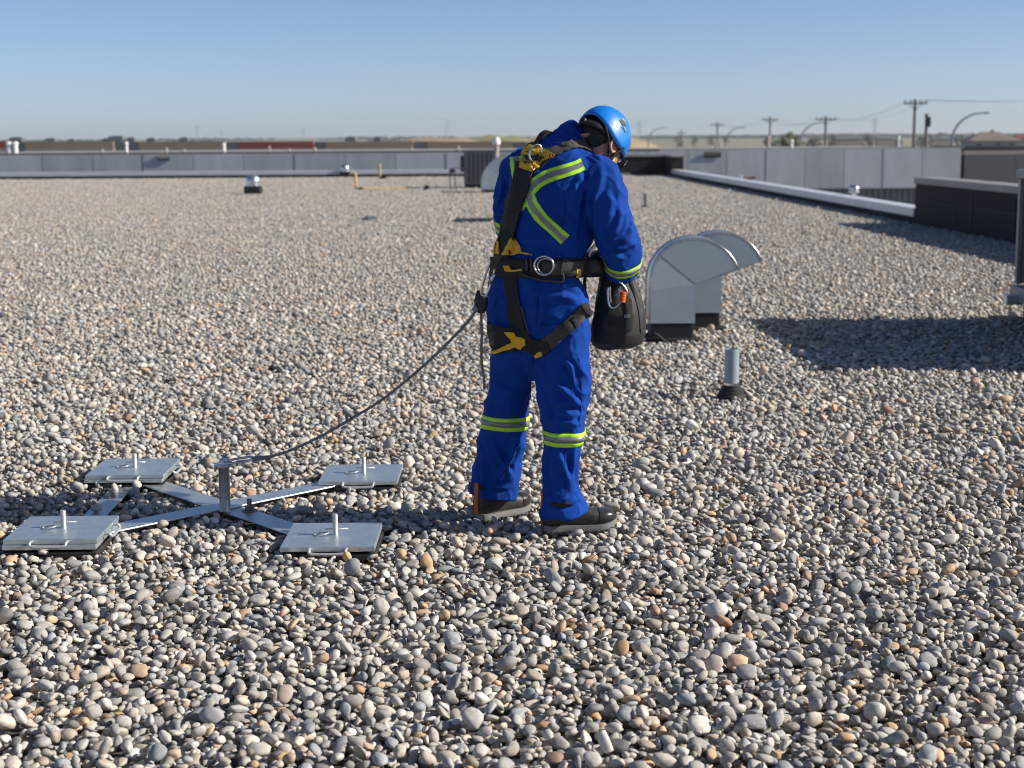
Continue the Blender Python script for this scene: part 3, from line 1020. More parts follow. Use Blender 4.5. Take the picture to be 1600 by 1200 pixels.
def gooseneck(px_l, px_r, py, w_label, group, depth=0.34, zc1=0.155, zh=0.46):
    """sheet metal gooseneck vent seen from the side: throat to the right"""
    a, b_ = onZ(px_l, py), onZ(px_r, py)
    y0 = a.y
    W = (b_.x - a.x)
    t = thing('gooseneck_vent', w_label, 'roof vent', ((a.x + b_.x) / 2, y0 + depth / 2, 0), group)
    xl, xr = a.x, b_.x
    build(MB().box(((xl + xr) / 2, y0 + depth / 2, zc1 / 2 - 0.03), (W * 0.94, depth * 0.96, zc1 + 0.06)), 'curb_base', M['rubber'], t, bevel=0.008)
    build(MB().box(((xl + xr) / 2, y0 + depth / 2, 0.012), (W + 0.06, depth + 0.06, 0.05)), 'flashing_skirt', M['membrane'], t, bevel=0.015)
    # side cheeks: outline in XZ, in three sheets with standing seams between them
    def arc(a0, a1, n, r=W):
        return [(xr + r * math.cos(math.radians(a0 + (a1 - a0) * k / n)), zh + r * math.sin(math.radians(a0 + (a1 - a0) * k / n))) for k in range(n + 1)]
    tip = 21
    cuts = [180 + 8, 141, tip]
    secs = []
    secs.append([(xl, zc1), (xr, zc1), (xr, zh)] + [(xl, zh - W * 0.14)])
    secs.append([(xr, zh), (xl, zh - W * 0.14)][::-1][:1] + arc(180, 141, 8) + [(xr, zh)])
    secs.append(arc(141, tip, 22) + [(xr, zh)])
    for side, yy in ((0, y0), (1, y0 + depth - 0.006)):
        for si, s in enumerate(secs):
            build(MB().prism([(x, yy + 0.004 * (1 - 2 * side) * 0, z) for x, z in s], (0, 0.006, 0)), 'cheek', M['sheet'] if si != 1 else M['sheet_pale'], t)
        # raised hem round the outer edge and folded seams
        hem = [(xl, zc1)] + arc(180, tip, 30)
        yo = y0 - 0.0025 if side == 0 else y0 + depth - 0.0075
        mb_ = MB()
        for i in range(len(hem) - 1):
            p, q = hem[i], hem[i + 1]
            mb_.between((p[0], yo + 0.005, p[1]), (q[0], yo + 0.005, q[1]), 0.008, 0.020, up=(0, 0, 1) if abs(q[0] - p[0]) > abs(q[1] - p[1]) else (1, 0, 0))
        build(mb_, 'hem', M['galv_edge'], t)
        mb_ = MB()
        for ang in (141,):
            e = arc(ang, ang, 1, W * 0.97)[0]
            mb_.between((xr, yo + 0.0042, zh), (e[0], yo + 0.0042, e[1]), 0.006, 0.007)
        mb_.between((xr, yo + 0.007, zh), (xl + 0.008, yo + 0.007, zh - W * 0.136), 0.006, 0.008)
        mb_.between((xl, yo + 0.007, zc1 + 0.006), (xr, yo + 0.007, zc1 + 0.006), 0.008, 0.014)
        mb_.between((xr - 0.005, yo + 0.007, zc1), (xr - 0.005, yo + 0.007, zh), 0.006, 0.010, up=(1, 0, 0))
        tt = arc(tip, tip, 1, W)[0]
        mb_.between((xr, yo + 0.007, zh + 0.003), (tt[0], yo + 0.007, tt[1]), 0.008, 0.010)
        build(mb_, 'seam', M['seam'], t)
    # outer wrapper (back and top) and throat wall
    path = [(xl, zc1)] + arc(180, tip, 34)
    vs, fs = [], []
    for (x, z) in path:
        vs += [(x, y0 - 0.002, z), (x, y0 + depth + 0.002, z)]
    for i in range(len(path) - 1):
        fs.append([2 * i, 2 * i + 1, 2 * i + 3, 2 * i + 2])
    o = build(MB().add(vs, fs), 'wrapper', M['sheet_bright'], t, smooth=50)
    s_ = o.modifiers.new('solid', 'SOLIDIFY')
    s_.thickness = 0.006
    s_.offset = 0
    build(MB().box((xr - 0.003, y0 + depth / 2, (zc1 + zh) / 2), (0.005, depth - 0.02, zh - zc1)), 'throat_wall', M['sheet'], t)
    # bird screen in the throat
    mb_ = MB()
    tt = arc(tip, tip, 1, W * 0.97)[0]
    for k in range(7):
        yy = y0 + 0.03 + (depth - 0.06) * k / 6
        mb_.between((xr + 0.01, yy, zh + 0.012), (tt[0], yy, tt[1] + 0.008), 0.004, 0.004)
    build(mb_, 'screen', M['steel_dark'], t)
    # rubber flap of the membrane at the foot
    mb_ = MB().tube(crom([(xl + 0.0, y0 - 0.015, 0.05), (xl + 0.04, y0 - 0.03, 0.075), (xl + 0.09, y0 - 0.03, 0.04), (xl + 0.13, y0 - 0.02, 0.0)], 6), 0.012, 6)
    build(mb_, 'membrane_fold', M['rubber'], t, smooth=True)
    keep_rect((xl + xr) / 2, y0 + depth / 2, W / 2 + 0.03, depth / 2 + 0.03)
    return t


gooseneck(1015, 1086, 536, 'nearer of the two grey sheet metal gooseneck vents on black curbs', 'paired gooseneck roof vents')
gooseneck(1060, 1127, 518, 'farther gooseneck vent half hidden behind the nearer one', 'paired gooseneck roof vents')
far_g = gooseneck(752, 797, 302, 'far gooseneck vent beside the grey rooftop cabinet', None, depth=0.8, zc1=0.10, zh=0.26)


# ---- plumbing vent pipe with rubber boot
def stack_pipe(px, py, dpx, h, label, boot=True, material='pvc', group=None):
    c = onZ(px, py)
    r = dpx * c.y / FPX / 2
    t = thing('vent_pipe', label, 'vent pipe', (c.x, c.y, 0), group)
    build(MB().lathe([(r, 0.0), (r, h), (r * 0.86, h), (r * 0.86, h - 0.12), (0, h - 0.12)], 28, (c.x, c.y, 0)), 'pipe', M[material], t, smooth=40)
    if boot:
        pr = [(r * 2.1, -0.04), (r * 2.05, 0.012), (r * 1.9, 0.022), (r * 1.72, 0.026), (r * 1.7, 0.038), (r * 1.5, 0.042), (r * 1.48, 0.056), (r * 1.3, 0.06), (r * 1.27, 0.078), (r * 1.02, 0.082)]
        build(MB().lathe(pr, 28, (c.x, c.y, 0)), 'rubber_boot', M['rubber'], t, smooth=50)
        build(MB().lathe([(r * 1.03, 0.076), (r * 1.1, 0.078), (r * 1.1, 0.094), (r * 1.03, 0.096)], 28, (c.x, c.y, 0)), 'clamp', M['steel'], t, smooth=40)
        keep_rect(c.x, c.y, r * 2.2, r * 2.2)
    else:
        build(MB().lathe([(r * 2.6, -0.02), (r * 2.4, 0.03), (r * 1.1, 0.07)], 14, (c.x, c.y, 0)), 'rubber_boot', M['rubber'], t, smooth=50)
    return t


stack_pipe(1142.5, 621, 23, 0.305, 'grey plastic vent pipe in a black rubber boot right of the person')
stack_pipe(1008.5, 325, 5.5, 0.33, 'small dark vent pipe far behind the person on the right', boot=False, material='grey_unit')

# ---- big rooftop unit, mostly outside the frame on the right
c = onZ(1583, 505)
ux, uy1 = c.x, c.y
uy0, ux1 = uy1 - 2.95, c.x + 2.3
zb0, zt0 = 0.20, 1.31
u = thing('rooftop_unit', 'large dark rooftop unit on a raised base at the right edge', 'rooftop unit', ((ux + ux1) / 2, (uy0 + uy1) / 2, 0))
cy = (uy0 + uy1) / 2
build(MB().box(((ux + ux1) / 2, cy, 0.5 * (zb0 + 0.16 + zt0 - 0.06)), (ux1 - ux - 0.06, uy1 - uy0 - 0.06, zt0 - zb0 - 0.22)), 'casing', M['unit_dark'], u)
for sx in (ux + 0.02, ux1 - 0.02):
    for sy in (uy0 + 0.02, uy1 - 0.02):
        build(MB().box((sx, sy, (zb0 + 0.13 + zt0 - 0.07) / 2), (0.05, 0.05, zt0 - zb0 - 0.22)), 'corner_post', M['unit_frame'], u, bevel=0.004)
build(MB().box(((ux + ux1) / 2, cy, zt0 - 0.035), (ux1 - ux + 0.05, uy1 - uy0 + 0.05, 0.07)), 'lid', M['unit_frame'], u, bevel=0.008)
build(MB().box(((ux + ux1) / 2, cy, zb0 + 0.065), (ux1 - ux + 0.07, uy1 - uy0 + 0.07, 0.13)), 'base_rail', M['unit_frame'], u, bevel=0.008)
for k in range(9):
    zz = zb0 + 0.24 + k * 0.092
    o = MB().between((ux + 0.006, uy0 + 0.12, zz), (ux + 0.006, uy1 - 0.9, zz), 0.03, 0.05)
    build(o, 'louvre', M['unit_dark'], u)
for yy in (uy0 + 0.25, cy, uy1 - 0.16):
    build(MB().box(((ux + ux1) / 2, yy, 0.085), (ux1 - ux - 0.1, 0.14, 0.19)), 'sleeper', M['rubber'], u, bevel=0.01)
    build(MB().box((ux - 0.06, yy, zb0 + 0.02), (0.14, 0.09, 0.08)), 'bracket', M['galv'], u, bevel=0.006)
    keep_rect((ux + ux1) / 2, yy, (ux1 - ux) / 2, 0.09)
wood_c = onZ(1578, 496, 0.03)
tag(build(MB().box((wood_c.x - 0.02, wood_c.y, 0.03), (0.24, 0.05, 0.03), rz=-0.5), 'timber_offcut', M['timber'], bevel=0.004), 'short pale timber offcut lying by the rooftop unit base', 'timber')

# ---- far roof vents with bright domes
def dome_vent(px_c, py, w_px, h_px, label):
    c = onZ(px_c, py)
    k = c.y / FPX
    r = w_px * k / 2
    h = h_px * k
    t = thing('dome_vent', label, 'roof vent', (c.x, c.y, 0), 'silver dome vents on the gravel')
    build(MB().box((c.x, c.y, h * 0.2), (2.2 * r, 2.2 * r, h * 0.46)), 'curb_base', M['rubber'], t, bevel=0.02)
    build(MB().lathe([(r * 1.02, h * 0.435), (r * 1.02, h * 0.52), (r * 0.86, h * 0.54), (r * 0.86, h * 0.62)], 20, (c.x, c.y, 0)), 'collar', M['sheet_bright'], t, smooth=40)
    build(MB().lathe([(r * 0.98, h * 0.6), (r, h * 0.66), (r * 0.94, h * 0.78), (r * 0.78, h * 0.9), (r * 0.45, h * 0.98), (0.001, h)], 20, (c.x, c.y, 0)), 'dome', M['sheet_bright'], t, smooth=60)
    return t


dome_vent(396, 304, 23, 31, 'nearer silver dome vent on a black base on the left gravel')
dome_vent(539.5, 277, 14, 20, 'farther silver dome vent by the far parapet and yellow gas pipe')

# silver cowl on the right curb
c = onY(1334, 311, 35.5)
t = thing('cowl_vent', 'small shiny silver cowl standing just behind the right curb', 'roof vent', (c.x, c.y, 0))
build(MB().lathe([(0.06, -0.1), (0.06, 0.36), (0.05, 0.36)], 16, (c.x, c.y, 0)), 'pipe', M['sheet_bright'], t, smooth=40)
build(MB().sphere((c.x, c.y, 0.42), 0.12, 18, 12, (1, 1, 0.75)), 'cowl', M['sheet_bright'], t, smooth=True)
build(MB().lathe([(0.13, 0.33), (0.13, 0.36), (0.07, 0.37)], 16, (c.x, c.y, 0)), 'brim', M['sheet_bright'], t, smooth=40)
c = onY(1160, 282, 58)
t = thing('pipe_outlet', 'blue grey pipe outlet with brown hood behind the right curb', 'pipe', (c.x, c.y, c.z - 0.4))
build(MB().tube([(c.x - 0.07, c.y, c.z - 0.4), (c.x - 0.07, c.y, c.z + 0.2)], 0.09, 12), 'pipe', M['sheet_bright'], t, smooth=40)
build(MB().tube([(c.x + 0.1, c.y, c.z - 0.4), (c.x + 0.1, c.y, c.z + 0.17)], 0.06, 12), 'pipe', M['pvc'], t, smooth=40)
build(MB().loft([(Vector((c.x + 0.17, c.y, c.z + 0.06)), (0, 0.1, 0), (0, 0, 0.09), 3), (Vector((c.x + 0.46, c.y, c.z + 0.11)), (0, 0.12, 0), (0, 0, 0.06), 3)], 12), 'hood', M['house_roof'], t, smooth=40)

# yellow gas pipe
def gas_pipe(pts, r, label):
    P = [Vector(p) for p in pts]
    t = thing('gas_pipe', label, 'gas pipe', (P[0].x, P[0].y, 0), 'yellow gas pipes on the gravel')
    build(MB().tube(P, r, 10), 'pipe', M['gas'], t, smooth=50)
    return t


a = onZ(556, 297)
k = a.y / FPX
t = gas_pipe([(a.x - 6 * k, a.y, 26 * k), (a.x - 1 * k, a.y, 26 * k), (a.x, a.y, 24.5 * k), (a.x, a.y, 3 * k), (a.x + 2 * k, a.y, 1.6 * k), (a.x + 75 * k, a.y + 0.4, 1.6 * k)], 0.042, 'yellow gas pipe bent up from the gravel beside the farther dome vent')
build(MB().box((a.x + 6 * k, a.y - 0.05, 0.03), (0.22, 0.2, 0.1)), 'support_block', M['rubber'], t)
b_ = onZ(594, 280)
k = b_.y / FPX
t = gas_pipe([(b_.x, b_.y, 0), (b_.x, b_.y, 24 * k)], 0.045, 'short upright yellow gas pipe in front of the far parapet')
build(MB().box((b_.x + 5 * k, b_.y, 0.05), (0.22, 0.2, 0.12)), 'support_block', M['rubber'], t)

# grey cabinet, pipe stand, and white stack
a, b_ = onZ(725, 295), onZ(776, 295)
W = b_.x - a.x
hcab = 58 * a.y / FPX
t = thing('rooftop_unit', 'grey ribbed rooftop cabinet standing left of the person', 'rooftop unit', ((a.x + b_.x) / 2, a.y + 0.6, 0))
build(MB().box(((a.x + b_.x) / 2, a.y + 0.6, hcab / 2 + 0.06), (W, 1.2, hcab - 0.14)), 'casing', M['grey_unit'], t, bevel=0.02)
build(MB().box(((a.x + b_.x) / 2, a.y + 0.6, hcab + 0.01), (W + 0.06, 1.26, 0.05)), 'lid', M['grey_unit'], t, bevel=0.01)
build(MB().box(((a.x + b_.x) / 2, a.y + 0.6, 0.05), (W * 0.98, 1.16, 0.14)), 'base_rail', M['rubber'], t)
for k in range(13):
    x = a.x + 0.1 + (W - 0.2) * k / 12
    build(MB().box((x, a.y - 0.012, hcab / 2 + 0.06), (0.03, 0.024, hcab - 0.3)), 'fin', M['unit_dark'] if k % 2 else M['grey_unit'], t)
build(MB().box((a.x - 0.05, a.y + 0.3, hcab * 0.66), (0.12, 0.3, hcab * 0.42)), 'junction_box', M['unit_dark'], t, bevel=0.01)

c = onZ(708, 297)
k = c.y / FPX
t = thing('pipe_stand', 'thin dark pipe stand left of the grey cabinet', 'pipe stand', (c.x, c.y, 0))
for dx in (-4.5, 3):
    build(MB().tube([(c.x + dx * k, c.y, 0), (c.x + dx * k, c.y, 33 * k)], 0.022, 8), 'leg', M['steel_dark'], t)
build(MB().box((c.x - 0.6 * k, c.y, 30 * k), (6 * k, 0.14, 7 * k)), 'switch_box', M['unit_dark'], t, bevel=0.01)
build(MB().tube([(c.x - 5 * k, c.y, 23 * k), (c.x + 18 * k, c.y, 22.5 * k)], 0.03, 8), 'conduit', M['unit_dark'], t)
build(MB().tube([(c.x + 3 * k, c.y, 33 * k), (c.x + 18 * k, c.y, 33 * k)], 0.02, 8), 'conduit', M['steel_dark'], t)
c = onZ(667, 297)
t = thing('roof_drain', 'tiny dark drain cap left of the pipe stand', 'roof drain', (c.x, c.y, 0))
build(MB().lathe([(0.10, 0), (0.1, 0.06), (0.06, 0.1), (0.06, 0.15), (0.001, 0.16)], 12, (c.x, c.y, 0)), 'strainer', M['rubber'], t, smooth=40)

c = onY(776, 256, 56)
t = thing('chimney_stack', 'white stack pipe rising beside the grey cabinet', 'stack pipe', (c.x, c.y, 0))
z1 = onY(776, 226, 56).z
build(MB().tube([(c.x, c.y, 0), (c.x, c.y, z1)], 0.085, 14), 'pipe', M['beige'], t, smooth=40)
build(MB().lathe([(0.13, 0), (0.14, 0.12), (0.10, 0.2), (0.07, 0.26)], 14, (c.x, c.y, z1)), 'cap', M['white'], t, smooth=40)

# vent hood standing behind the person; its shadow shows at the left of the torso
gooseneck(806, 852, 348.5, 'gooseneck vent on the gravel right behind the person, shadow at left', None, depth=1.35, zc1=0.12, zh=0.40)

# roof drain block
c = onZ(580, 345)
t = thing('roof_drain', 'dark square drain block on the gravel between left vents and person', 'roof drain', (c.x, c.y, 0))
build(MB().box((c.x, c.y, 0.045), (0.20, 0.2, 0.11), rz=0.3), 'block', M['grey_unit'], t, bevel=0.012)
build(MB().box((c.x - 0.13, c.y - 0.06, 0.03), (0.09, 0.1, 0.06), rz=0.1), 'foot', M['rubber'], t, bevel=0.01)

# dark lump of debris on the gravel
c = onZ(429, 583)
mb = MB().sphere((c.x, c.y, 0.02), 0.055, 12, 8, (1, 0.7, 0.55))
for v in mb.v:
    v += Vector((noise.noise(v * 25), noise.noise(v * 25 + Vector((5, 0, 0))), noise.noise(v * 25 + Vector((0, 9, 0))))) * 0.02
tag(build(mb, 'stone_lump', M['membrane'], smooth=True), 'single black lump lying on the gravel above the anchor rope', 'lump')
c = onZ(455, 633)
tag(build(MB().lathe([(0.0, 0.05), (0.02, 0.05), (0.045, 0.03), (0.05, 0.0)], 14, (c.x, c.y, 0.0)), 'river_pebble', M['sole'], smooth=True), 'round dark grey pebble lying on the gravel left of the rope', 'pebble')


# ------------------------------------------------------------------ the deadweight anchor
AC = Vector((-1.257, 6.68, 0))
anchor = thing('roof_anchor', 'galvanised deadweight roof anchor, four steel plates joined by a cross of flat bars', 'roof anchor', AC)
PX, PY = 0.545, 0.561
ZA = 0.013                                   # underside of the lower bar


def flat_bar(p, q, z, w=0.118, th_=0.007):
    build(MB().between(Vector((p[0], p[1], z)), Vector((q[0], q[1], z)), w, th_), 'flat_bar', M['galv'], anchor, bevel=0.002)
    ang = math.atan2(q[1] - p[1], q[0] - p[0])
    keep_rect((p[0] + q[0]) / 2, (p[1] + q[1]) / 2, math.hypot(q[0] - p[0], q[1] - p[1]) / 2, w / 2 + 0.028, ang, z - 0.014)


FL, FR = (AC.x - PX, AC.y - PY - 0.015), (AC.x + PX, AC.y - PY - 0.07)
BL, BR = (AC.x - PX, AC.y + PY + 0.06), (AC.x + PX + 0.004, AC.y + PY - 0.02)
flat_bar(FL, BR, ZA + 0.012)
flat_bar(BL, FR, ZA + 0.003)
# side strap from the back left plate to the front left plate, half buried
flat_bar((BL[0] - 0.01, BL[1] - 0.1), (FL[0] + 0.02, FL[1] + 0.1), ZA - 0.006, 0.1)

PT = ZA + 0.0165
for (cx, cy, npl, rz, ztop, pinh) in ((FL[0], FL[1], 2, 0.02, 0.073, 0.112), (FR[0], FR[1], 1, 0.0, 0.052, 0.135), (BL[0], BL[1], 2, 0.0, 0.067, 0.098), (BR[0], BR[1], 1, 0.0, 0.049, 0.118)):
    build(MB().box((cx + 0.002, cy, 0.006), (0.366, 0.386, 0.03), rz=rz), 'rubber_pad', M['rubber'], anchor, bevel=0.006)
    keep_rect(cx + 0.002, cy, 0.19, 0.20, rz, 0.012)
    th1 = (ztop - PT) / npl
    for k in range(npl):
        z0 = PT + th1 * k
        dx = 0.004 * (k % 2) - 0.002
        pl = build(MB().box((cx + dx, cy + dx, z0 + th1 / 2), (0.364, 0.384, th1 - 0.0015), rz=rz + 0.006 * k), 'weight_plate', M['galv'], anchor, bevel=0.003)
        if k == npl - 1:
            R2 = Matrix.Rotation(rz, 3, 'Z')
            for (sd, ln, sh) in (('f', 0.14, 0.0), ('r', 0.15, 0.0)):
                if sd == 'f':
                    o0, ax, out = Vector((0, -0.192, 0)), Vector((1, 0, 0)), Vector((0, -1, 0))
                else:
                    o0, ax, out = Vector((0.182, 0, 0)), Vector((0, 1, 0)), Vector((1, 0, 0))
                if sd == 'r' and (cx > AC.x):
                    continue
                zz = ztop - th1 * 0.45
                pts = [o0 - ax * ln / 2, o0 - ax * ln / 2 + out * 0.022, o0 - ax * (ln / 2 - 0.014) + out * 0.032, o0 + ax * (ln / 2 - 0.014) + out * 0.032, o0 + ax * ln / 2 + out * 0.022, o0 + ax * ln / 2]
                dz = [0.0, 0.0, -0.012, -0.012, 0.0, 0.0]
                pts = [Vector((cx, cy, zz + d)) + R2 @ p for p, d in zip(pts, dz)]
                build(MB().tube(crom(pts, 4), 0.0065, 8), 'handle', M['rod'], pl, smooth=True)
    # threaded pin with a ring clip
    mb = MB()
    prof = [(0.0105, ztop - 0.02)]
    z = ztop
    while z < ztop + pinh * 0.62:
        prof += [(0.0112, z), (0.0094, z + 0.0025), (0.0112, z + 0.005)]
        z += 0.006
    prof += [(0.0085, z), (0.001, z)]
    build(MB().lathe(prof, 12, (cx + 0.01, cy - 0.01, 0)), 'pin', M['rod'], anchor, smooth=50)
    cl = [(cx + 0.01 + 0.012, cy - 0.01, ztop + 0.022), (cx - 0.02, cy - 0.018, ztop + 0.02)]
    ring = [Vector((cx - 0.045 + 0.028 * math.cos(a_), cy - 0.02 + 0.02 * math.sin(a_), ztop + 0.006 + 0.004 * math.cos(a_))) for a_ in [2 * math.pi * k / 16 for k in range(16)]]
    build(MB().tube(ring, 0.0028, 6, closed=True).tube([(cx - 0.03, cy - 0.014, ztop + 0.024), (cx + 0.06, cy - 0.008, ztop + 0.024)], 0.0028, 6), 'ring_clip', M['rod'], anchor, smooth=True)

# bolt by the post
bx, by = onZ(390, 797, ZA + 0.01).xy
build(MB().lathe([(0.035, 0), (0.035, 0.004), (0.02, 0.005), (0.02, 0.017), (0.011, 0.018), (0.011, 0.05), (0.009, 0.052), (0.001, 0.052)], 6, (bx, by, ZA + 0.008)), 'bolt', M['steel_dark'], anchor, smooth=30)
# anchor post
p0 = onZ(352, 797, ZA + 0.016)
PZ0, PZ1 = ZA + 0.014, ZA + 0.014 + 0.192
POST = Vector((p0.x, p0.y, PZ1))
build(MB().lathe([(0.0255, PZ0), (0.0235, PZ0 + 0.006), (0.0235, PZ1 - 0.006), (0.025, PZ1 - 0.004), (0.025, PZ1), (0.001, PZ1)], 28, (p0.x, p0.y, 0)), 'post', M['post_steel'], anchor, smooth=40)
build(MB().lathe([(0.038, PZ1 + 0.001), (0.04, PZ1 + 0.004), (0.04, PZ1 + 0.009), (0.012, PZ1 + 0.011), (0.012, PZ1 + 0.028), (0.001, PZ1 + 0.029)], 24, (p0.x - 0.002, p0.y, 0)), 'swivel_cap', M['steel'], anchor, smooth=40)
eye = [Vector((POST.x + 0.008 + 0.024 * math.cos(a_), POST.y - 0.006, PZ1 + 0.02 + 0.018 * math.sin(a_))) for a_ in [2 * math.pi * k / 20 for k in range(20)]]
build(MB().tube(eye, 0.006, 8, closed=True), 'eye', M['steel'], anchor, smooth=True)

# ================================================================== THE PERSON
PY0 = 6.36


def P(x, y, d=0.0):
    return onY(x, y, PY0 + d)


person = thing('person', 'person in blue coveralls and blue helmet bending over a black bag', 'person', (0.13, PY0, 0))


def sil(L, dl, Rr, dr, dep, e=2.2, skew=0.0):
    a, b = P(L[0], L[1], dl), P(Rr[0], Rr[1], dr)
    return ((a + b) / 2, (b - a) / 2, Vector((skew, dep, 0)), e)


suit = MB()
# torso, crotch to collar
torso = [
    sil((800, 592), .10, (880, 588), -.06, .07),
    sil((772, 560), .10, (921, 552), -.08, .125),
    sil((763, 520), .10, (923, 512), -.08, .15),
    sil((761, 482), .10, (921, 476), -.08, .165),
    sil((763, 450), .10, (914, 455), -.08, .160),
    sil((767, 425), .10, (905, 436), -.08, .150),
    sil((771, 400), .10, (906, 412), -.08, .150),
    sil((783, 378), .10, (924, 386), -.06, .160, skew=.03),
    sil((790, 350), .11, (930, 355), -.05, .170, skew=.04),
    sil((796, 320), .12, (934, 328), -.05, .175, skew=.05),
    sil((799, 290), .13, (941, 306), -.06, .165, skew=.06),
    sil((803, 265), .14, (948, 286), -.07, .150, skew=.06),
    sil((808, 246), .14, (951, 270), -.07, .125, skew=.06),
    sil((824, 231), .13, (947, 257), -.06, .105, skew=.05),
    sil((846, 215), .12, (939, 247), -.03, .090, skew=.04),
    sil((866, 204), .11, (934, 240), .0, .080, skew=.03),
    sil((880, 196), .11, (930, 234), .02, .070, skew=.02)]
suit.loft(torso, 40)


def limb(pts, e=2.1, n=24):
    """pts: (centre, radius in picture, radius in depth); ring planes follow the limb"""
    secs = []
    m = len(pts)
    for i, (c, ru, rv) in enumerate(pts):
        d = (pts[min(i + 1, m - 1)][0] - pts[max(i - 1, 0)][0]).normalized()
        v = Vector((0, 1, 0))
        v = (v - d * v.dot(d))
        if v.length < 0.2:
            v = Vector((1, 0, 0)) - d * d.x
        v.normalize()
        u = v.cross(d).normalized()
        secs.append((c, u * ru, v * rv, e))
    return secs


# legs
lleg = [sil((770, 500), .02, (846, 520), .0, .12), sil((767, 545), .05, (842, 555), .03, .12), sil((765, 580), .08, (834, 583), .05, .11),
        sil((760, 615), .10, (828, 618), .07, .105), sil((753, 650), .11, (825, 654), .08, .10), sil((748, 685), .12, (822, 690), .09, .098),
        sil((742, 720), .13, (816, 724), .10, .098), sil((736, 750), .14, (811, 754), .11, .102), sil((731, 771), .14, (806, 778), .11, .105)]
rleg = [sil((838, 510), -.05, (922, 495), -.08, .12), sil((835, 550), -.05, (922, 535), -.09, .125), sil((836, 585), -.06, (923, 570), -.10, .122),
        sil((842, 620), -.07, (922, 610), -.11, .115), sil((848, 655), -.09, (917, 650), -.12, .108), sil((849, 690), -.10, (911, 692), -.13, .10),
        sil((848, 725), -.11, (907, 728), -.13, .098), sil((846, 760), -.11, (907, 758), -.13, .10), sil((844, 788), -.11, (914, 784), -.13, .108),
        sil((844, 808), -.11, (919, 797), -.13, .112)]
suit.loft(lleg, 30)
suit.loft(rleg, 30)
# right arm: shoulder, elbow, cuff
rarm = [(P(925, 262, -.03), .07, .08), (P(938, 282, -.08), .085, .085), (P(946, 308, -.11), .088, .088), (P(953, 335, -.12), .086, .088),
        (P(961, 360, -.12), .084, .088), (P(967, 383, -.10), .086, .092), (P(971, 402, -.07), .078, .085), (P(971, 417, -.045), .070, .074), (P(970, 427, -.03), .066, .066)]
suit.loft(limb(rarm), 28)
# left arm: hangs at the far side and reaches round in front of the body
larm = [(P(822, 248, .14), .06, .075), (P(807, 266, .18), .074, .08), (P(799, 295, .22), .074, .078), (P(798, 325, .26), .072, .074),
        (P(800, 352, .30), .07, .07), (P(822, 374, .36), .064, .064), (P(862, 388, .38), .058, .058), (P(895, 398, .36), .054, .054), (P(918, 404, .33), .05, .05)]
suit.loft(limb(larm), 24)
# stand up collar
coll = [sil((872, 202), .11, (934, 242), .02, .078), sil((880, 195), .12, (930, 233), .05, .074), sil((888, 190), .13, (929, 222), .07, .068), sil((893, 188), .135, (928, 214), .08, .064)]
suit.loft(coll, 26)
cover = build(suit, 'coverall', M['suit'], person, fix=False)
remesh(cover, 0.0062, 4)
cover.data.polygons.foreach_set('use_smooth', [True] * len(cover.data.polygons))
if not cover.data.materials:
    cover.data.materials.append(M['suit'])

# ---- folds of the cloth
OFF = root_loc(person)
co = np.empty(len(cover.data.vertices) * 3)
cover.data.vertices.foreach_get('co', co)
co = co.reshape(-1, 3) + np.array(OFF)
nr = np.empty(len(cover.data.vertices) * 3)
cover.data.vertices.foreach_get('normal', nr)
nr = nr.reshape(-1, 3)
RMn = np.array(RM)


def nproj(p):
    q = (p - np.array(CP)) @ RMn
    return np.stack([800 + FPX * q[:, 0] / -q[:, 2], 600 - FPX * q[:, 1] / -q[:, 2]], 1)


disp = np.zeros(len(co))
# broad soft cloth relief
for i, c_ in enumerate(co):
    v = Vector(c_)
    a = noise.noise(Vector((v.x * 7, v.y * 7, v.z * 4.5)))
    b = noise.noise(Vector((v.x * 15 + 3, v.y * 15, v.z * 9)))
    r1 = 1 - abs(noise.noise(Vector((v.x * 6.5 + v.z * 3.0, v.y * 6.5, v.z * 6 + 7))))
    r2 = 1 - abs(noise.noise(Vector((v.x * 17 + 2, v.y * 17 - v.z * 8, v.z * 13 + v.x * 9))))
    disp[i] = 0.0055 * (r2 ** 6 - 0.25) + 0.007 * a + 0.0045 * b + 0.012 * (r1 ** 4 - 0.40)
bvh0 = BVHTree.FromPolygons([tuple(p) for p in co], [list(p.vertices) for p in cover.data.polygons])


def hit(x, y, bvh, back=False):
    d = ray(x, y).normalized()
    h = bvh.ray_cast(CP, d)
    return h[0], h[1]


def fold(pts, width=9, amp=8.0):
    """a ridge with a valley below it, along a line over the cloth (width in mm, amp in mm)"""
    L = [hit(x, y, bvh0)[0] for x, y in [tuple(p)[:2] for p in crom([(a, b, 0) for a, b in pts], 5)]]
    L = [np.array(p) for p in L if p is not None]
    w = width / 1000
    best = np.full(len(co), 9.0)
    sgn = np.zeros(len(co))
    tt = np.zeros(len(co))
    for i in range(len(L) - 1):
        a, b = L[i], L[i + 1]
        ab = b - a
        if np.linalg.norm(ab) > 0.12:
            continue
        t = np.clip(((co - a) @ ab) / (ab @ ab + 1e-9), 0, 1)
        q = co - (a + t[:, None] * ab)
        dd = np.linalg.norm(q, axis=1)
        side = np.sign(np.einsum('ij,ij->i', np.cross(np.broadcast_to(ab, q.shape), q), nr))
        m = dd < best
        best[m] = dd[m]
        sgn[m] = side[m]
        tt[m] = ((i + t) / max(1, len(L) - 1))[m]
    taper = np.sin(np.pi * np.clip(tt, 0.04, 0.96)) ** 0.6
    s = best * sgn / w
    prof = np.exp(-s ** 2) - 0.75 * np.exp(-(s - 1.5) ** 2) - 0.3 * np.exp(-(s + 1.8) ** 2)
    disp[:] += 1.75 * amp / 1000 * prof * taper


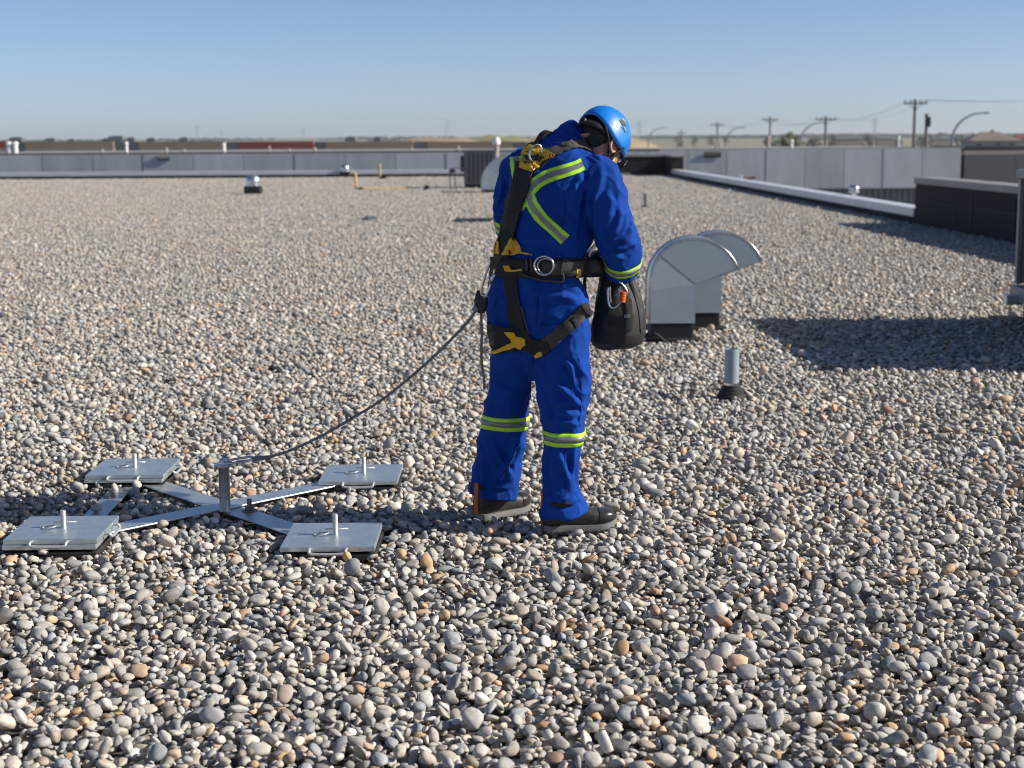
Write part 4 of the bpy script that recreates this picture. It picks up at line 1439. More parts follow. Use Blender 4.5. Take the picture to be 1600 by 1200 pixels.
for pts, w, a in [
    # right knee and thigh
    ([(866, 600), (885, 612), (905, 632)], 13, 13), ([(862, 640), (885, 637), (912, 640)], 11, -9), ([(880, 560), (893, 575), (897, 600)], 10, 9),
    ([(868, 655), (890, 662), (908, 660)], 10, 7), ([(850, 610), (858, 640), (858, 660)], 10, 6),
    # right shin and cuff
    ([(872, 705), (884, 735), (896, 770)], 14, 10), ([(900, 700), (896, 740), (905, 780)], 12, 8), ([(855, 700), (853, 745), (858, 790)], 12, 6),
    ([(862, 790), (885, 793), (905, 783)], 8, -7), ([(850, 770), (870, 782), (898, 770)], 9, 6),
    # left leg
    ([(770, 690), (785, 720), (800, 745)], 12, 8), ([(806, 685), (797, 715), (778, 750)], 12, 11), ([(752, 700), (756, 735), (752, 765)], 12, 6),
    ([(775, 600), (790, 610), (815, 612)], 11, 6), ([(770, 630), (790, 634), (820, 626)], 10, -5), ([(748, 760), (770, 768), (800, 766)], 8, -5),
    # seat
    ([(850, 470), (880, 462), (905, 470)], 12, 7), ([(855, 500), (875, 515), (900, 505)], 10, 6), ([(862, 540), (885, 535), (905, 520)], 10, 6),
    ([(835, 545), (838, 570), (838, 600)], 10, -9), ([(780, 460), (795, 480), (800, 500)], 12, 5), ([(845, 455), (848, 485), (840, 520)], 9, 6),
    # blouse over the belt
    ([(832, 372), (846, 382), (862, 392)], 9, 3), ([(868, 378), (880, 388), (884, 398)], 8, 3), ([(890, 372), (898, 388), (900, 400)], 7, 8),
    ([(845, 385), (852, 392), (856, 400)], 6, 6), ([(905, 345), (898, 365), (902, 388)], 9, 9), ([(800, 380), (820, 388), (840, 392)], 9, 5),
    # back and side under the arm
    ([(853, 330), (868, 342), (872, 356)], 9, 4), ([(884, 340), (880, 360), (882, 376)], 9, 2), ([(882, 338), (890, 343), (893, 350)], 9, 6),
    ([(908, 275), (900, 290), (894, 306)], 10, 5), ([(898, 290), (906, 302), (912, 312)], 9, 5), ([(915, 300), (912, 330), (908, 352)], 9, -9),
    ([(925, 300), (924, 335), (926, 365)], 9, -9),
    # right sleeve
    ([(940, 262), (938, 285), (930, 310)], 13, 5), ([(953, 258), (962, 275), (966, 300)], 14, 3), ([(948, 300), (955, 320), (950, 350)], 14, 5),
    ([(985, 352), (978, 364), (962, 372)], 10, -10), ([(990, 378), (975, 388), (955, 388)], 10, 9), ([(950, 380), (960, 396), (975, 404)], 9, 7),
    ([(935, 350), (945, 375), (948, 398)], 10, 7), ([(970, 330), (966, 350), (958, 365)], 12, 5),
    # collar and shoulder
    ([(850, 216), (872, 224), (900, 232)], 8, 6), ([(868, 206), (890, 216), (915, 232)], 7, -6), ([(905, 238), (925, 243), (938, 252)], 6, -5),
    # left sleeve
    ([(782, 275), (784, 300), (776, 320)], 10, 7), ([(776, 330), (786, 335), (796, 332)], 8, 5), ([(775, 365), (785, 368), (795, 362)], 8, -6),
]:
    fold(pts, w, a)
# gathers above the belt
pp = nproj(co)
m = (pp[:, 1] > 380) & (pp[:, 1] < 408) & (pp[:, 0] < 912) & (pp[:, 0] > 768)
g = np.exp(-((pp[:, 1] - 397) / 9) ** 2) * np.sin(pp[:, 0] * 0.62 + 1.5 * np.sin(pp[:, 0] * 0.11)) * 0.0035
disp[m] += g[m]
# the belt pulls the cloth in
m = (pp[:, 1] > 404) & (pp[:, 1] < 432) & (pp[:, 0] < 912)
disp[m] -= 0.004
co2 = co + nr * disp[:, None]
cover.data.vertices.foreach_set('co', (co2 - np.array(OFF)).ravel())
cover.data.update()
sm = cover.modifiers.new('soft', 'SMOOTH')
sm.factor, sm.iterations = 0.5, 1
dg = bpy.context.evaluated_depsgraph_get()
me2 = bpy.data.meshes.new_from_object(cover.evaluated_get(dg), depsgraph=dg)
cover.modifiers.clear()
cover.data = me2
bvh = BVHTree.FromPolygons([tuple(v.co + OFF) for v in me2.vertices], [list(p.vertices) for p in me2.polygons])


# ---- straps and tapes laid on the cloth
def on_cloth(x, y, lift, tree_=None):
    h, n = hit(x, y, tree_ or bvh)
    if h is None:
        return None
    if n.dot(h - CP) > 0:
        n = -n
    return h + n * lift, n


def strap(path, width, material, name, parent, lift=0.006, th_=0.003, across=4, per=7, taper=None, bvh_=None, smooth_d=2):
    pts = [tuple(p)[:2] for p in crom([(a, b, 0) for a, b in path], per)]
    rows = []
    for i, (x, y) in enumerate(pts):
        x0, y0 = pts[max(i - 1, 0)]
        x1, y1 = pts[min(i + 1, len(pts) - 1)]
        dx, dy = x1 - x0, y1 - y0
        L = math.hypot(dx, dy) or 1
        nx, ny = -dy / L, dx / L
        w = width if not callable(width) else width(i / (len(pts) - 1))
        row = []
        for k in range(across + 1):
            s = (k / across - 0.5) * w
            q = on_cloth(x + nx * s, y + ny * s, lift, bvh_)
            row.append(q)
        rows.append(row)
    # fill misses from neighbours
    rows = [r for r in rows if any(q is not None for q in r)]
    for r in rows:
        good = [q for q in r if q is not None]
        for k in range(len(r)):
            if r[k] is None:
                j = min((abs(k - jj), jj) for jj in range(len(r)) if r[jj] is not None)[1]
                r[k] = (r[j][0] + Vector((0, 0.004 * abs(k - j), 0)), r[j][1])
    # even out depth steps along and across
    for _ in range(smooth_d):
        ys_ = [[q[0].copy() for q in r] for r in rows]
        for i in range(1, len(rows) - 1):
            for k in range(across + 1):
                avg = (ys_[i - 1][k] + ys_[i + 1][k]) / 2
                n_ = rows[i][k][1]
                dlt = (avg - ys_[i][k]).dot(n_)
                rows[i][k] = (ys_[i][k] + n_ * max(dlt, -0.001) * 0.7, n_)
    n = across + 1
    vs = [q[0] for r in rows for q in r] + [q[0] - q[1] * th_ for r in rows for q in r]
    m_ = len(rows)
    N = n * m_
    fs = []
    for i in range(m_ - 1):
        for k in range(across):
            a_ = i * n + k
            fs.append([a_, a_ + 1, a_ + n + 1, a_ + n])
            fs.append([N + a_, N + a_ + n, N + a_ + n + 1, N + a_ + 1])
        fs.append([i * n, i * n + n, N + i * n + n, N + i * n])
        a_ = i * n + across
        fs.append([a_, N + a_, N + a_ + n, a_ + n])
    fs.append([k for k in range(n)] + [N + k for k in range(n)][::-1])
    fs.append([(m_ - 1) * n + k for k in range(n)][::-1] + [N + (m_ - 1) * n + k for k in range(n)])
    return build(MB().add(vs, fs), name, material, parent, smooth=50)


def tape(path, w, parent):
    o = strap(path, w, M['lime'], 'reflective_tape', parent, 0.0065, 0.007, 4)
    strap(path, w * 0.40, M['silver_tape'], 'silver_strip', parent, 0.0082, 0.002, 2)
    return o


def band(cpx, d, axis, rad, w, parent, tilt_list=None):
    """ring of tape round a limb: found by shooting inwards from outside"""
    c = P(*cpx, d) if not isinstance(cpx, Vector) else cpx
    axis = Vector(axis).normalized()
    u = axis.orthogonal().normalized()
    v = axis.cross(u)
    n = 44
    fr = [-0.5, -0.22, 0.22, 0.5]
    rings = []
    for f in fr + [-0.2, 0.2]:
        ring = []
        for k in range(n):
            an = 2 * math.pi * k / n
            dr = u * math.cos(an) + v * math.sin(an)
            s = c + axis * (f * w)
            h = bvh.ray_cast(s + dr * rad, -dr, rad)
            r_ = (h[0] - s).length if h[0] is not None else None
            ring.append([s, dr, r_])
        for k in range(n):
            if ring[k][2] is None:
                j = 1
                while ring[(k + j) % n][2] is None and j < n:
                    j += 1
                ring[k][2] = ring[(k + j) % n][2] or 0.08
        rings.append(ring)
    # keep the ring taut: drop stray hits on other limbs
    for ring in rings:
        med = sorted(r[2] for r in ring)[n // 2]
        for r in ring:
            r[2] = min(r[2], med * 1.3)
        rr = [r[2] for r in ring]
        for k in range(n):
            ring[k][2] = max(rr[k], 0.25 * rr[k - 1] + 0.5 * rr[k] + 0.25 * rr[(k + 1) % n])

    def sheet(ids, lift, mm, nm):
        vs, fs = [], []
        for i in ids:
            vs += [s + dr * (r_ + lift) for s, dr, r_ in rings[i]]
        m_ = len(ids)
        for i in range(m_ - 1):
            for k in range(n):
                fs.append([i * n + k, i * n + (k + 1) % n, (i + 1) * n + (k + 1) % n, (i + 1) * n + k])
        o = build(MB().add(vs, fs), nm, mm, parent, smooth=True)
        s_ = o.modifiers.new('solid', 'SOLIDIFY')
        s_.thickness = 0.003
        s_.offset = -1
        return o
    sheet([0, 1, 2, 3], 0.0045, M['lime'], 'reflective_tape')
    sheet([4, 5], 0.0062, M['silver_tape'], 'silver_strip')


# X on the back
tape([(911, 257), (898, 263), (882, 268), (860, 275), (842, 284), (831, 295), (822, 308), (810, 323)], 19, cover)
tape([(808, 246), (809, 262), (812, 280), (819, 296), (827, 306), (833, 322), (847, 341), (864, 357), (883, 375)], 19, cover)
# bands on legs and sleeves
lax = (P(760, 620, .1) - P(752, 700, .1))
band((789, 658), .095, Vector((.03, .02, 1)), 0.135, 0.056, cover)
band((880, 682), -.115, Vector((.0, .02, 1)), 0.135, 0.056, cover)
band(P(971, 408, -.058), 0, P(968, 383, -.10) - P(971, 424, -.035) + Vector((0.0, -0.012, 0.0)), 0.115, 0.040, cover)
band(P(799, 342, .285), 0, P(798, 325, .26) - P(803, 356, .31), 0.16, 0.05, cover)
# pocket outline and inseam stitches as raised seams
for path in ([(842, 452), (840, 480), (838, 506)], [(842, 506), (862, 508), (884, 503)], [(905, 560), (909, 620), (905, 660)], [(884, 700), (882, 740), (884, 790)],
             [(880, 285), (883, 320), (880, 352)], [(940, 250), (925, 262), (915, 280)], [(895, 640), (893, 600), (880, 570)]):
    strap(path, 1.6, M['suit_dark'], 'seam', cover, 0.0022, 0.002, 1, 7)
# dark hook and loop tabs at the cuffs
strap([(862, 786), (873, 790), (893, 787)], 7, M['webbing'], 'cuff_tab', cover, 0.004, 0.003, 2)
strap([(739, 756), (748, 760), (756, 761)], 7, M['webbing'], 'cuff_tab', cover, 0.004, 0.003, 2)

# ------------------------------------------------------------------ head, neck and hands: the body itself
UP = Vector((0.54, 0.50, 0.67)).normalized()
FW = Vector((0.7, 0.6, -0.5))
FW = (FW - UP * FW.dot(UP)).normalized()
RT = FW.cross(UP).normalized()
HC = P(942, 210, .07)                    # on the helmet's rim plane, middle of the head


def HP(f, r, u):
    return HC + FW * f + RT * r + UP * u


HC_HELM = HC.copy()
HC = HC + FW * .026 - UP * .010
hb = MB()
hs = []
for u, f0, f1, w in ((0.085, -0.05, 0.05, 0.045), (0.065, -0.085, 0.075, 0.066), (0.03, -0.098, 0.09, 0.075), (-0.01, -0.098, 0.094, 0.077), (-0.045, -0.088, 0.098, 0.073),
                     (-0.075, -0.068, 0.100, 0.067), (-0.10, -0.04, 0.10, 0.06), (-0.125, 0.0, 0.098, 0.05), (-0.142, 0.03, 0.088, 0.034)):
    hs.append((HP((f0 + f1) / 2, 0, u), FW * ((f1 - f0) / 2), RT * w, 2.2))
hb.loft(hs, 28)
# neck
n0, n1 = HP(-0.035, 0, -0.055), P(898, 232, .09)
nd = (n1 - n0)
hb.loft([(n0.lerp(n1, t), FW * r1, RT * r2, 2) for t, r1, r2 in ((0, .062, .058), (0.35, .060, .057), (0.7, .063, .062), (1.0, .075, .08), (1.4, .085, .1))], 22)
# nose, brow, lips, ears
hb.loft([(HP(0.09, 0, -0.005), RT * .012, UP * .01, 2), (HP(0.108, 0, -0.035), RT * .016, UP * .012, 2), (HP(0.118, 0, -0.052), RT * .018, UP * .012, 2), (HP(0.10, 0, -0.06), RT * .016, UP * .006, 2)], 12)
hb.sphere(HP(0.088, 0, 0.008), 0.03, 12, 8, (0.5, 1, 0.4), Matrix((FW, RT, UP)).transposed())
hb.sphere(HP(0.097, 0, -0.085), 0.022, 12, 8, (0.45, 1, 0.4), Matrix((FW, RT, UP)).transposed())
for s in (-1, 1):
    e = [HP(-0.006 + 0.024 * math.cos(a), s * (0.079 + 0.010 * (math.cos(a) < 0)), -0.032 + 0.034 * math.sin(a)) for a in [2 * math.pi * k / 16 for k in range(16)]]
    hb.tube(e, 0.0075, 8, closed=True)
    hb.sphere(HP(-0.002, s * 0.077, -0.034), 0.022, 12, 8, (0.9, 0.3, 1.2), Matrix((FW, RT, UP)).transposed())
body = build(hb, 'body', M['skin'], person, fix=False)
remesh(body, 0.0038, 4)
if not body.data.materials:
    body.data.materials.append(M['skin'])
# eyes
for s in (-1, 1):
    build(MB().sphere(HP(0.086, s * 0.031, -0.02), 0.0125, 12, 8), 'eye', M['white'], body, smooth=True)
    build(MB().sphere(HP(0.0955, s * 0.031, -0.021), 0.0055, 10, 6), 'iris', M['hair'], body, smooth=True)
# hair: cropped back and sides
hr = MB()
hh = []
for u, f0, f1, w in ((0.07, -0.085, 0.02, 0.066), (0.03, -0.103, 0.03, 0.079), (-0.01, -0.103, 0.02, 0.081), (-0.045, -0.094, -0.012, 0.077), (-0.075, -0.076, -0.03, 0.062), (-0.09, -0.066, -0.04, 0.045)):
    hh.append((HP((f0 + f1) / 2, 0, u), FW * ((f1 - f0) / 2), RT * w, 2.3))
hr.loft(hh, 28)
hair = build(hr, 'hair', M['hair'], person)
remesh(hair, 0.005, 3)
if not hair.data.materials:
    hair.data.materials.append(M['hair'])
for v in hair.data.vertices:
    q = Vector(v.co)
    v.co = q + Vector(v.normal) * (0.003 * noise.noise(q * 90) + 0.002 * noise.noise(q * 200))
# sideburn strip in front of the ear
hr2 = MB().loft([(HP(0.03, 0.077, 0.0), FW * .012, RT * .006, 2), (HP(0.03, 0.0745, -0.04), FW * .011, RT * .006, 2), (HP(0.033, 0.068, -0.075), FW * .007, RT * .004, 2)], 10)
build(hr2, 'sideburn', M['hair'], hair, smooth=True)

# helmet
HC_HEAD = HC.copy()
HC = HC_HELM
helm = bpy.data.objects.new('helmet', None)
COL.objects.link(helm)
helm.parent = person
AF, AR, AU = 0.120, 0.101, 0.111
vs, fs = [], []
na, ne = 48, 18
for j in range(ne + 1):
    for k in range(na):
        an = 2 * math.pi * k / na
        # rim height: dips over the ears, lifts at nape, small peak at the brow
        cu, si = math.cos(an), math.sin(an)
        rim = -0.012 - 0.030 * abs(si) ** 3 + 0.012 * max(0, -cu) ** 2 - 0.012 * max(0, cu) ** 3
        e = (1 - j / ne)
        th_ = math.pi / 2 * (1 - j / ne)          # pi/2 at the rim, 0 at the crown
        r_ = math.sin(th_) ** 0.92
        z = rim * (e ** 3) + AU * math.cos(th_) ** 1.0
        vs.append(HP(0.0 + AF * r_ * cu + 0.008, AR * r_ * si, z))
for j in range(ne):
    for k in range(na):
        fs.append([j * na + k, j * na + (k + 1) % na, (j + 1) * na + (k + 1) % na, (j + 1) * na + k])
hmb = MB().add(vs, fs)
shell = build(hmb, 'shell', M['helmet'], helm, smooth=True)
sd = shell.modifiers.new('solid', 'SOLIDIFY')
sd.thickness = 0.004
sd.offset = 1
# inner liner a little smaller, dark
lv = [HC + (v - HC) * 0.955 - UP * 0.001 for v in vs]
lin = build(MB().add(lv, [f[::-1] for f in fs]), 'liner', M['black_plastic'], helm, smooth=True, fix=False)
sd = lin.modifiers.new('solid', 'SOLIDIFY')
sd.thickness = 0.003
sd.offset = -1
# rim edging
build(MB().tube([HC + (vs[k] - HC) * 1.0 for k in range(na)], 0.0035, 6, closed=True), 'rim_edge', M['helmet'], helm, smooth=True)
# cradle: head band at the nape and padding
hbp = [HP(-0.015 + 0.097 * math.cos(a) , 0.084 * math.sin(a), -0.03 - 0.015 * (math.cos(a) < 0) * abs(math.cos(a))) for a in [2 * math.pi * k / 36 for k in range(36)]]
vsb = []
for p in hbp:
    vsb += [p - UP * 0.012, p + UP * 0.012]
o = build(MB().add(vsb, [[2 * k, 2 * ((k + 1) % 36), 2 * ((k + 1) % 36) + 1, 2 * k + 1] for k in range(36)]), 'head_band', M['black_plastic'], helm, smooth=True)
sd = o.modifiers.new('solid', 'SOLIDIFY')
sd.thickness = 0.004
build(MB().sphere(HP(-0.116, 0, -0.045), 0.017, 14, 8, (0.6, 1, 1), Matrix((FW, RT, UP)).transposed()), 'adjuster_wheel', M['black_plastic'], helm, smooth=True)
# side vents and emblem mark on the right of the shell
hsh = BVHTree.FromPolygons([tuple(v) for v in vs], fs)


def on_shell(x, y, lift):
    h = hsh.ray_cast(CP, ray(x, y).normalized())
    return h[0] + (h[0] - HC).normalized() * lift if h[0] is not None else None


def shell_patch(poly, lift, material, nm):
    pts = [on_shell(x, y, lift) for x, y in poly]
    if any(p is None for p in pts):
        return
    c_ = sum(pts, Vector()) / len(pts)
    n_ = (c_ - HC).normalized()
    build(MB().prism(pts, n_ * -0.004), nm, material, helm)


shell_patch([(966.5, 188.5), (969, 187.5), (974, 192), (975, 197.5), (973, 198), (969.5, 194.5)], 0.006, M['black_plastic'], 'vent')
shell_patch([(969, 187), (972, 186.5), (976, 191), (976, 196.5), (974.5, 192.5)], 0.0068, M['sheet_bright'], 'vent_clip')
shell_patch([(969, 198.5), (970.5, 198.5), (976, 206.5), (975, 207.5)], 0.006, M['black_plastic'], 'vent')
shell_patch([(972.5, 199), (974, 199), (976.4, 204.5), (975.6, 205)], 0.006, M['sheet_bright'], 'vent_clip')
# chin straps, buckle
for s in (1, -1):
    pth = crom([HP(0.055, s * 0.098, -0.02), HP(0.05, s * 0.083, -0.07), HP(0.055, s * 0.068, -0.115), HP(0.06, s * 0.03, -0.15), HP(0.06, 0, -0.152)], 5)
    build(MB().tube(pth, 0.0065, 6), 'chin_strap', M['webbing'], helm, smooth=True)
    pth = crom([HP(-0.07, s * 0.085, -0.03), HP(-0.02, s * 0.09, -0.06), HP(0.05, s * 0.072, -0.105)], 5)
    build(MB().tube(pth, 0.005, 6), 'chin_strap', M['webbing'], helm, smooth=True)
o_ = HP(0.058, 0.082, -0.095)
build(MB().box(o_ + RT * 0.004, (0.009, 0.006, 0.03), rot=Matrix((FW, RT, UP)).transposed()), 'buckle', M['yellow'], helm, bevel=0.002)
# dark safety glasses arm at the temple
HC = HC_HEAD
build(MB().tube([HP(-0.01, 0.083, -0.014), HP(0.05, 0.078, -0.016), HP(0.088, 0.060, -0.02)], 0.0045, 6), 'glasses_arm', M['black_plastic'], helm, smooth=True)
build(MB().loft([(HP(0.106, -0.062, -0.022), FW * .004, UP * .02, 3), (HP(0.118, -0.03, -0.024), FW * .004, UP * .022, 3), (HP(0.116, 0, -0.02), FW * .004, UP * .014, 3), (HP(0.118, 0.03, -0.024), FW * .004, UP * .022, 3), (HP(0.106, 0.062, -0.022), FW * .004, UP * .02, 3)], 12), 'glasses_lens', M['black_plastic'], helm, smooth=True)


# hands in black gloves, fingers closed on the bag's gathered mouth
def hand(wrist, knuck, up, side, name, curl, sc=1.0):
    """wrist, knuckle centre (points); up = back of the hand direction; side = towards the thumb"""
    wr, kn = Vector(wrist), Vector(knuck)
    d = (kn - wr).normalized()
    up = Vector(up)
    up = (up - d * up.dot(d)).normalized()
    sd_ = d.cross(up).normalized()
    if sd_.dot(Vector(side)) < 0:
        sd_ = -sd_
    L = (kn - wr).length
    mb_ = MB()
    mb_.loft([(wr - d * .05, sd_ * .034, up * .028, 2.2), (wr, sd_ * .030, up * .022, 2.2), (wr.lerp(kn, .5), sd_ * .040, up * .018, 2.4), (kn, sd_ * .044, up * .015, 2.6), (kn + d * .008, sd_ * .040, up * .011, 2.4)], 18)
    for i, (o, ln) in enumerate(((.032, .078), (.011, .088), (-.011, .082), (-.031, .064))):
        p = kn + sd_ * o * sc
        a = 0.0
        pts = [p - d * .02, p]
        for sgl, fr in ((curl[0], .45), (curl[1], .32), (curl[2], .23)):
            a += sgl
            p = p + (d * math.cos(a) - up * math.sin(a)) * (ln * fr)
            pts.append(p)
        mb_.tube(pts, [.0105, .0105, .0098, .009, .0078], 8)
    # thumb leaves the side near the base of the palm
    t0 = wr.lerp(kn, .25) + sd_ * .026
    t1 = t0 + (d * .6 + sd_ * .75 - up * .35).normalized() * .042
    t2 = t1 + (d * .85 + sd_ * .1 - up * .55).normalized() * .034
    t3 = t2 + (d * .8 - sd_ * .25 - up * .6).normalized() * .024
    mb_.tube([t0, t1, t2, t3], [.0145, .0125, .0112, .0092], 8)
    o = build(mb_, name, M['glove'], person)
    remesh(o, 0.0032, 2)
    if not o.data.materials:
        o.data.materials.append(M['glove'])
    return o


hand(P(966, 421, -.045), P(960, 446, -.03), (-.15, -1, .1), (-1, 0, 0), 'glove', (.5, .8, .6))
hand(P(916, 403, .32), P(936, 408, .20), (-.75, .25, .6), (0, 0, 1), 'glove', (.55, .8, .6))

# ------------------------------------------------------------------ boots
def boot(heel, toe, lift_h, name, zc=0.0):
    heel, toe = Vector(heel), Vector(toe)
    f = (toe - heel)
    L = f.length
    f.normalize()
    s = f.cross(Vector((0, 0, 1))).normalized()
    U = s.cross(f).normalized()
    root = bpy.data.objects.new(name, None)
    COL.objects.link(root)
    root.parent = person

    def B(x, y, z):
        return heel + f * (x * L) + s * y + U * (z + zc)
    wid = [(0.0, .028), (0.04, .036), (0.15, .040), (0.35, .039), (0.55, .045), (0.72, .051), (0.85, .047), (0.94, .034), (0.99, .016)]
    hgt = [(0.0, .105), (0.04, .118), (0.15, .122), (0.35, .112), (0.5, .104), (0.62, .092), (0.75, .083), (0.86, .077), (0.95, .060), (0.99, .040)]

    def interp(t, x):
        for (a, b), (c, d) in zip(t, t[1:]):
            if a <= x <= c:
                return b + (d - b) * (x - a) / (c - a)
        return t[-1][1]
    def spring(x):
        return 0.018 * max(0, (x - 0.72) / 0.28) ** 2 + 0.004 * max(0, (0.08 - x) / 0.08)
    secs = []
    for x in [0.0, .02, .06, .12, .2, .3, .4, .5, .6, .68, .76, .84, .9, .95, .985, 1.0]:
        w = interp(wid, min(x, .99)) * (1 if x < .99 else .7)
        h = interp(hgt, min(x, .99)) * (1 if x < .99 else .8)
        z0 = 0.024 + spring(x)
        secs.append((B(x, 0, z0 + (h - 0.024) / 2), s * w, U * ((h - 0.024) / 2 + .004), 2.7))
    mb_ = MB().loft(secs, 26)
    mb_.loft([(B(.17, 0, .07), s * .037, f * .052, 2.3), (B(.18, 0, .12), s * .038, f * .055, 2.3), (B(.19, 0, .145), s * .037, f * .052, 2.2)], 22)
    up_ = build(mb_, 'upper', M['boot'], root)
    remesh(up_, 0.0045, 4)
    if not up_.data.materials:
        up_.data.materials.append(M['boot'])
    # toe cap: a slightly proud shell
    secs = []
    for x in [.76, .80, .84, .88, .92, .955, .985, 1.004]:
        w = interp(wid, min(x, .99)) * (1 if x < .99 else .7) + .0025
        h = interp(hgt, min(x, .99)) * (1 if x < .99 else .8) + .003
        z0 = 0.026 + spring(x)
        secs.append((B(x, 0, z0 + (h - 0.026) / 2), s * w, U * ((h - 0.026) / 2 + .004), 2.6))
    build(MB().loft(secs, 24), 'toe_cap', M['toecap'], root, smooth=60)
    # sole with tread, follows the outline
    xs_ = [0.0, .015, .05, .12, .22, .35, .5, .62, .74, .84, .92, .97, 1.0, 1.012]
    vs_, fs_ = [], []
    for x in xs_:
        w = interp(wid, min(max(x, 0), .99)) + .006
        if x > .99:
            w *= .75 if x < 1.005 else .45
        if x == 0:
            w *= .8
        zz = spring(x)
        zb_ = zz if not (.26 < x < .36) else zz + .007
        for (y, z) in ((-w, zb_ + .003), (-w * 1.03, zz + .012), (-w * .97, zz + .031), (w * .97, zz + .031), (w * 1.03, zz + .012), (w, zb_ + .003), (w * .8, zb_), (-w * .8, zb_)):
            vs_.append(B(x, y, z))
    for i in range(len(xs_) - 1):
        for k in range(8):
            fs_.append([i * 8 + k, i * 8 + (k + 1) % 8, (i + 1) * 8 + (k + 1) % 8, (i + 1) * 8 + k])
    fs_.append(list(range(8)))
    fs_.append([(len(xs_) - 1) * 8 + k for k in range(8)])
    so = build(MB().add(vs_, fs_), 'sole', M['sole'], root, smooth=50)
    mb_ = MB()
    for k in range(15):
        x = .03 + .95 * k / 14
        w = interp(wid, min(x, .99)) + .0055
        for sg in (-1, 1):
            mb_.box(B(x, sg * w, spring(x) + .004), (.010, .006, .010), rot=Matrix((f, s, U)).transposed())
    build(mb_, 'tread', M['rubber'], so)
    # orange pull strip up the heel and orange laces
    mb_ = MB()
    pts = [B(-.012, 0, .030), B(-.014, 0, .07), B(-.004, 0, .115), B(.004, 0, .165)]
    for a, b in zip(pts, pts[1:]):
        mb_.between(a, b, .024, .007, up=-f)
    build(mb_, 'heel_strip', M['orange'], root, bevel=.002)
    mb_ = MB()
    for k in range(4):
        x = .42 + .055 * k
        h = interp(hgt, x) + .004
        mb_.tube(crom([B(x, -.028, h - .010), B(x + .01, -.012, h + .001), B(x + .01, .012, h + .001), B(x, .028, h - .010)], 4), .0034, 6)
        mb_.tube(crom([B(x, .028, h - .010), B(x + .03, .0, h - .002), B(x + .055, -.028, h - .018)], 4), .0030, 6)
    mb_.tube(crom([B(.40, .0, .105), B(.44, .022, .114), B(.47, .034, .098)], 5), .0035, 6)
    build(mb_, 'lace', M['orange'], root, smooth=True)
    ang = math.atan2(f.y, f.x)
    c_ = heel + f * (L / 2)
    keep_rect(c_.x, c_.y, L / 2 + .012, .058, ang, 0.006 + heel.z)
    return root


h_ = onZ(848, 838, 0.0)
boot((h_.x, h_.y + .04, .008), (h_.x + .302, h_.y + .04 + .035, .012), 0, 'boot')
h_ = onZ(744, 820, 0.0)
boot((h_.x + .004, h_.y + .03, .008), (h_.x + .222, h_.y + .03 + .18, .012), 0, 'boot')

# ------------------------------------------------------------------ harness
harn = bpy.data.objects.new('harness', None)
COL.objects.link(harn)
harn.parent = person
harn['label'] = 'black and yellow full body fall arrest harness'
# straps, lower layers first
strap([(824, 256), (818, 285), (808, 318), (800, 348), (793, 380), (788, 404)], lambda t: 28 - 8 * t, M['webbing'], 'back_strap', harn, .017, .006, 5)
strap([(836, 246), (866, 238), (884, 230), (900, 225.5), (918, 228), (926, 233)], 13, M['webbing_grey'], 'shoulder_strap', harn, .009, .005, 4)
strap([(826, 240), (832, 229), (839, 220), (846, 214)], 12, M['webbing'], 'shoulder_strap', harn, .009, .005, 4)
# hump of webbing standing above the far shoulder
pth = crom([P(840, 222, .07), P(846, 212, .07), P(855, 206, .08), P(863, 208, .10), P(867, 213, .12)], 5)
mb = MB()
for a, b in zip(pth, pth[1:]):
    mb.between(a, b, .034, .008, up=(-.3, -.5, 1))
build(mb, 'shoulder_pad', M['webbing'], harn)
# waist belt: ring of webbing round the hips
def belt(cs, w, lift, material, nm, a0=0, a1=360, n=64):
    vs_, fs_ = [], []
    steps = n
    closed = (a1 - a0) >= 360
    for k in range(steps + (0 if closed else 1)):
        an = math.radians(a0 + (a1 - a0) * k / steps)
        dr = Vector((math.cos(an), math.sin(an), 0))
        for f_ in (-.5, -.17, .17, .5):
            c_ = Vector(cs) + BAX * (f_ * w)
            dd = (dr - BAX * dr.dot(BAX)).normalized()
            h = bvh.ray_cast(c_ + dd * .45, -dd, .45)
            r_ = (h[0] - c_).length if h[0] is not None else .17
            vs_.append((c_, dd, min(r_, .26)))
    cols = [vs_[i::4] for i in range(4)]
    nn = len(cols[0])
    out = []
    for k in range(nn):
        row = [cols[i][k] for i in range(4)]
        rmax = max(r[2] for r in row)
        for i in range(4):
            j = [cols[i][(k + q) % nn][2] if closed else cols[i][min(max(k + q, 0), nn - 1)][2] for q in (-2, -1, 0, 1, 2)]
            out.append(cols[i][k][0] + cols[i][k][1] * (max(sum(j) / 5, cols[i][k][2]) * .6 + rmax * .4 + lift))
    for k in range(nn if closed else nn - 1):
        for i in range(3):
            a_ = k * 4 + i
            b_ = ((k + 1) % nn) * 4 + i
            fs_.append([a_, a_ + 1, b_ + 1, b_])
    o = build(MB().add(out, fs_), nm, material, harn, smooth=50)
    s_ = o.modifiers.new('solid', 'SOLIDIFY')
    s_.thickness = .006
    s_.offset = 0
    return o


BAX = (P(838, 395, .0) - P(836, 428, .0)).normalized() + Vector((-.06, 0.05, 0))
BAX.normalize()
bc = P(836, 417, .01)
belt(bc, .076, .010, M['webbing'], 'waist_belt')
belt(bc + BAX * 0.001, .052, .020, M['webbing_grey'], 'belt_pad', -82, -14, 24)
belt(bc + BAX * 0.002, .064, .020, M['webbing'], 'back_pad', -175, -105, 30)
hb_bvh_objs = []


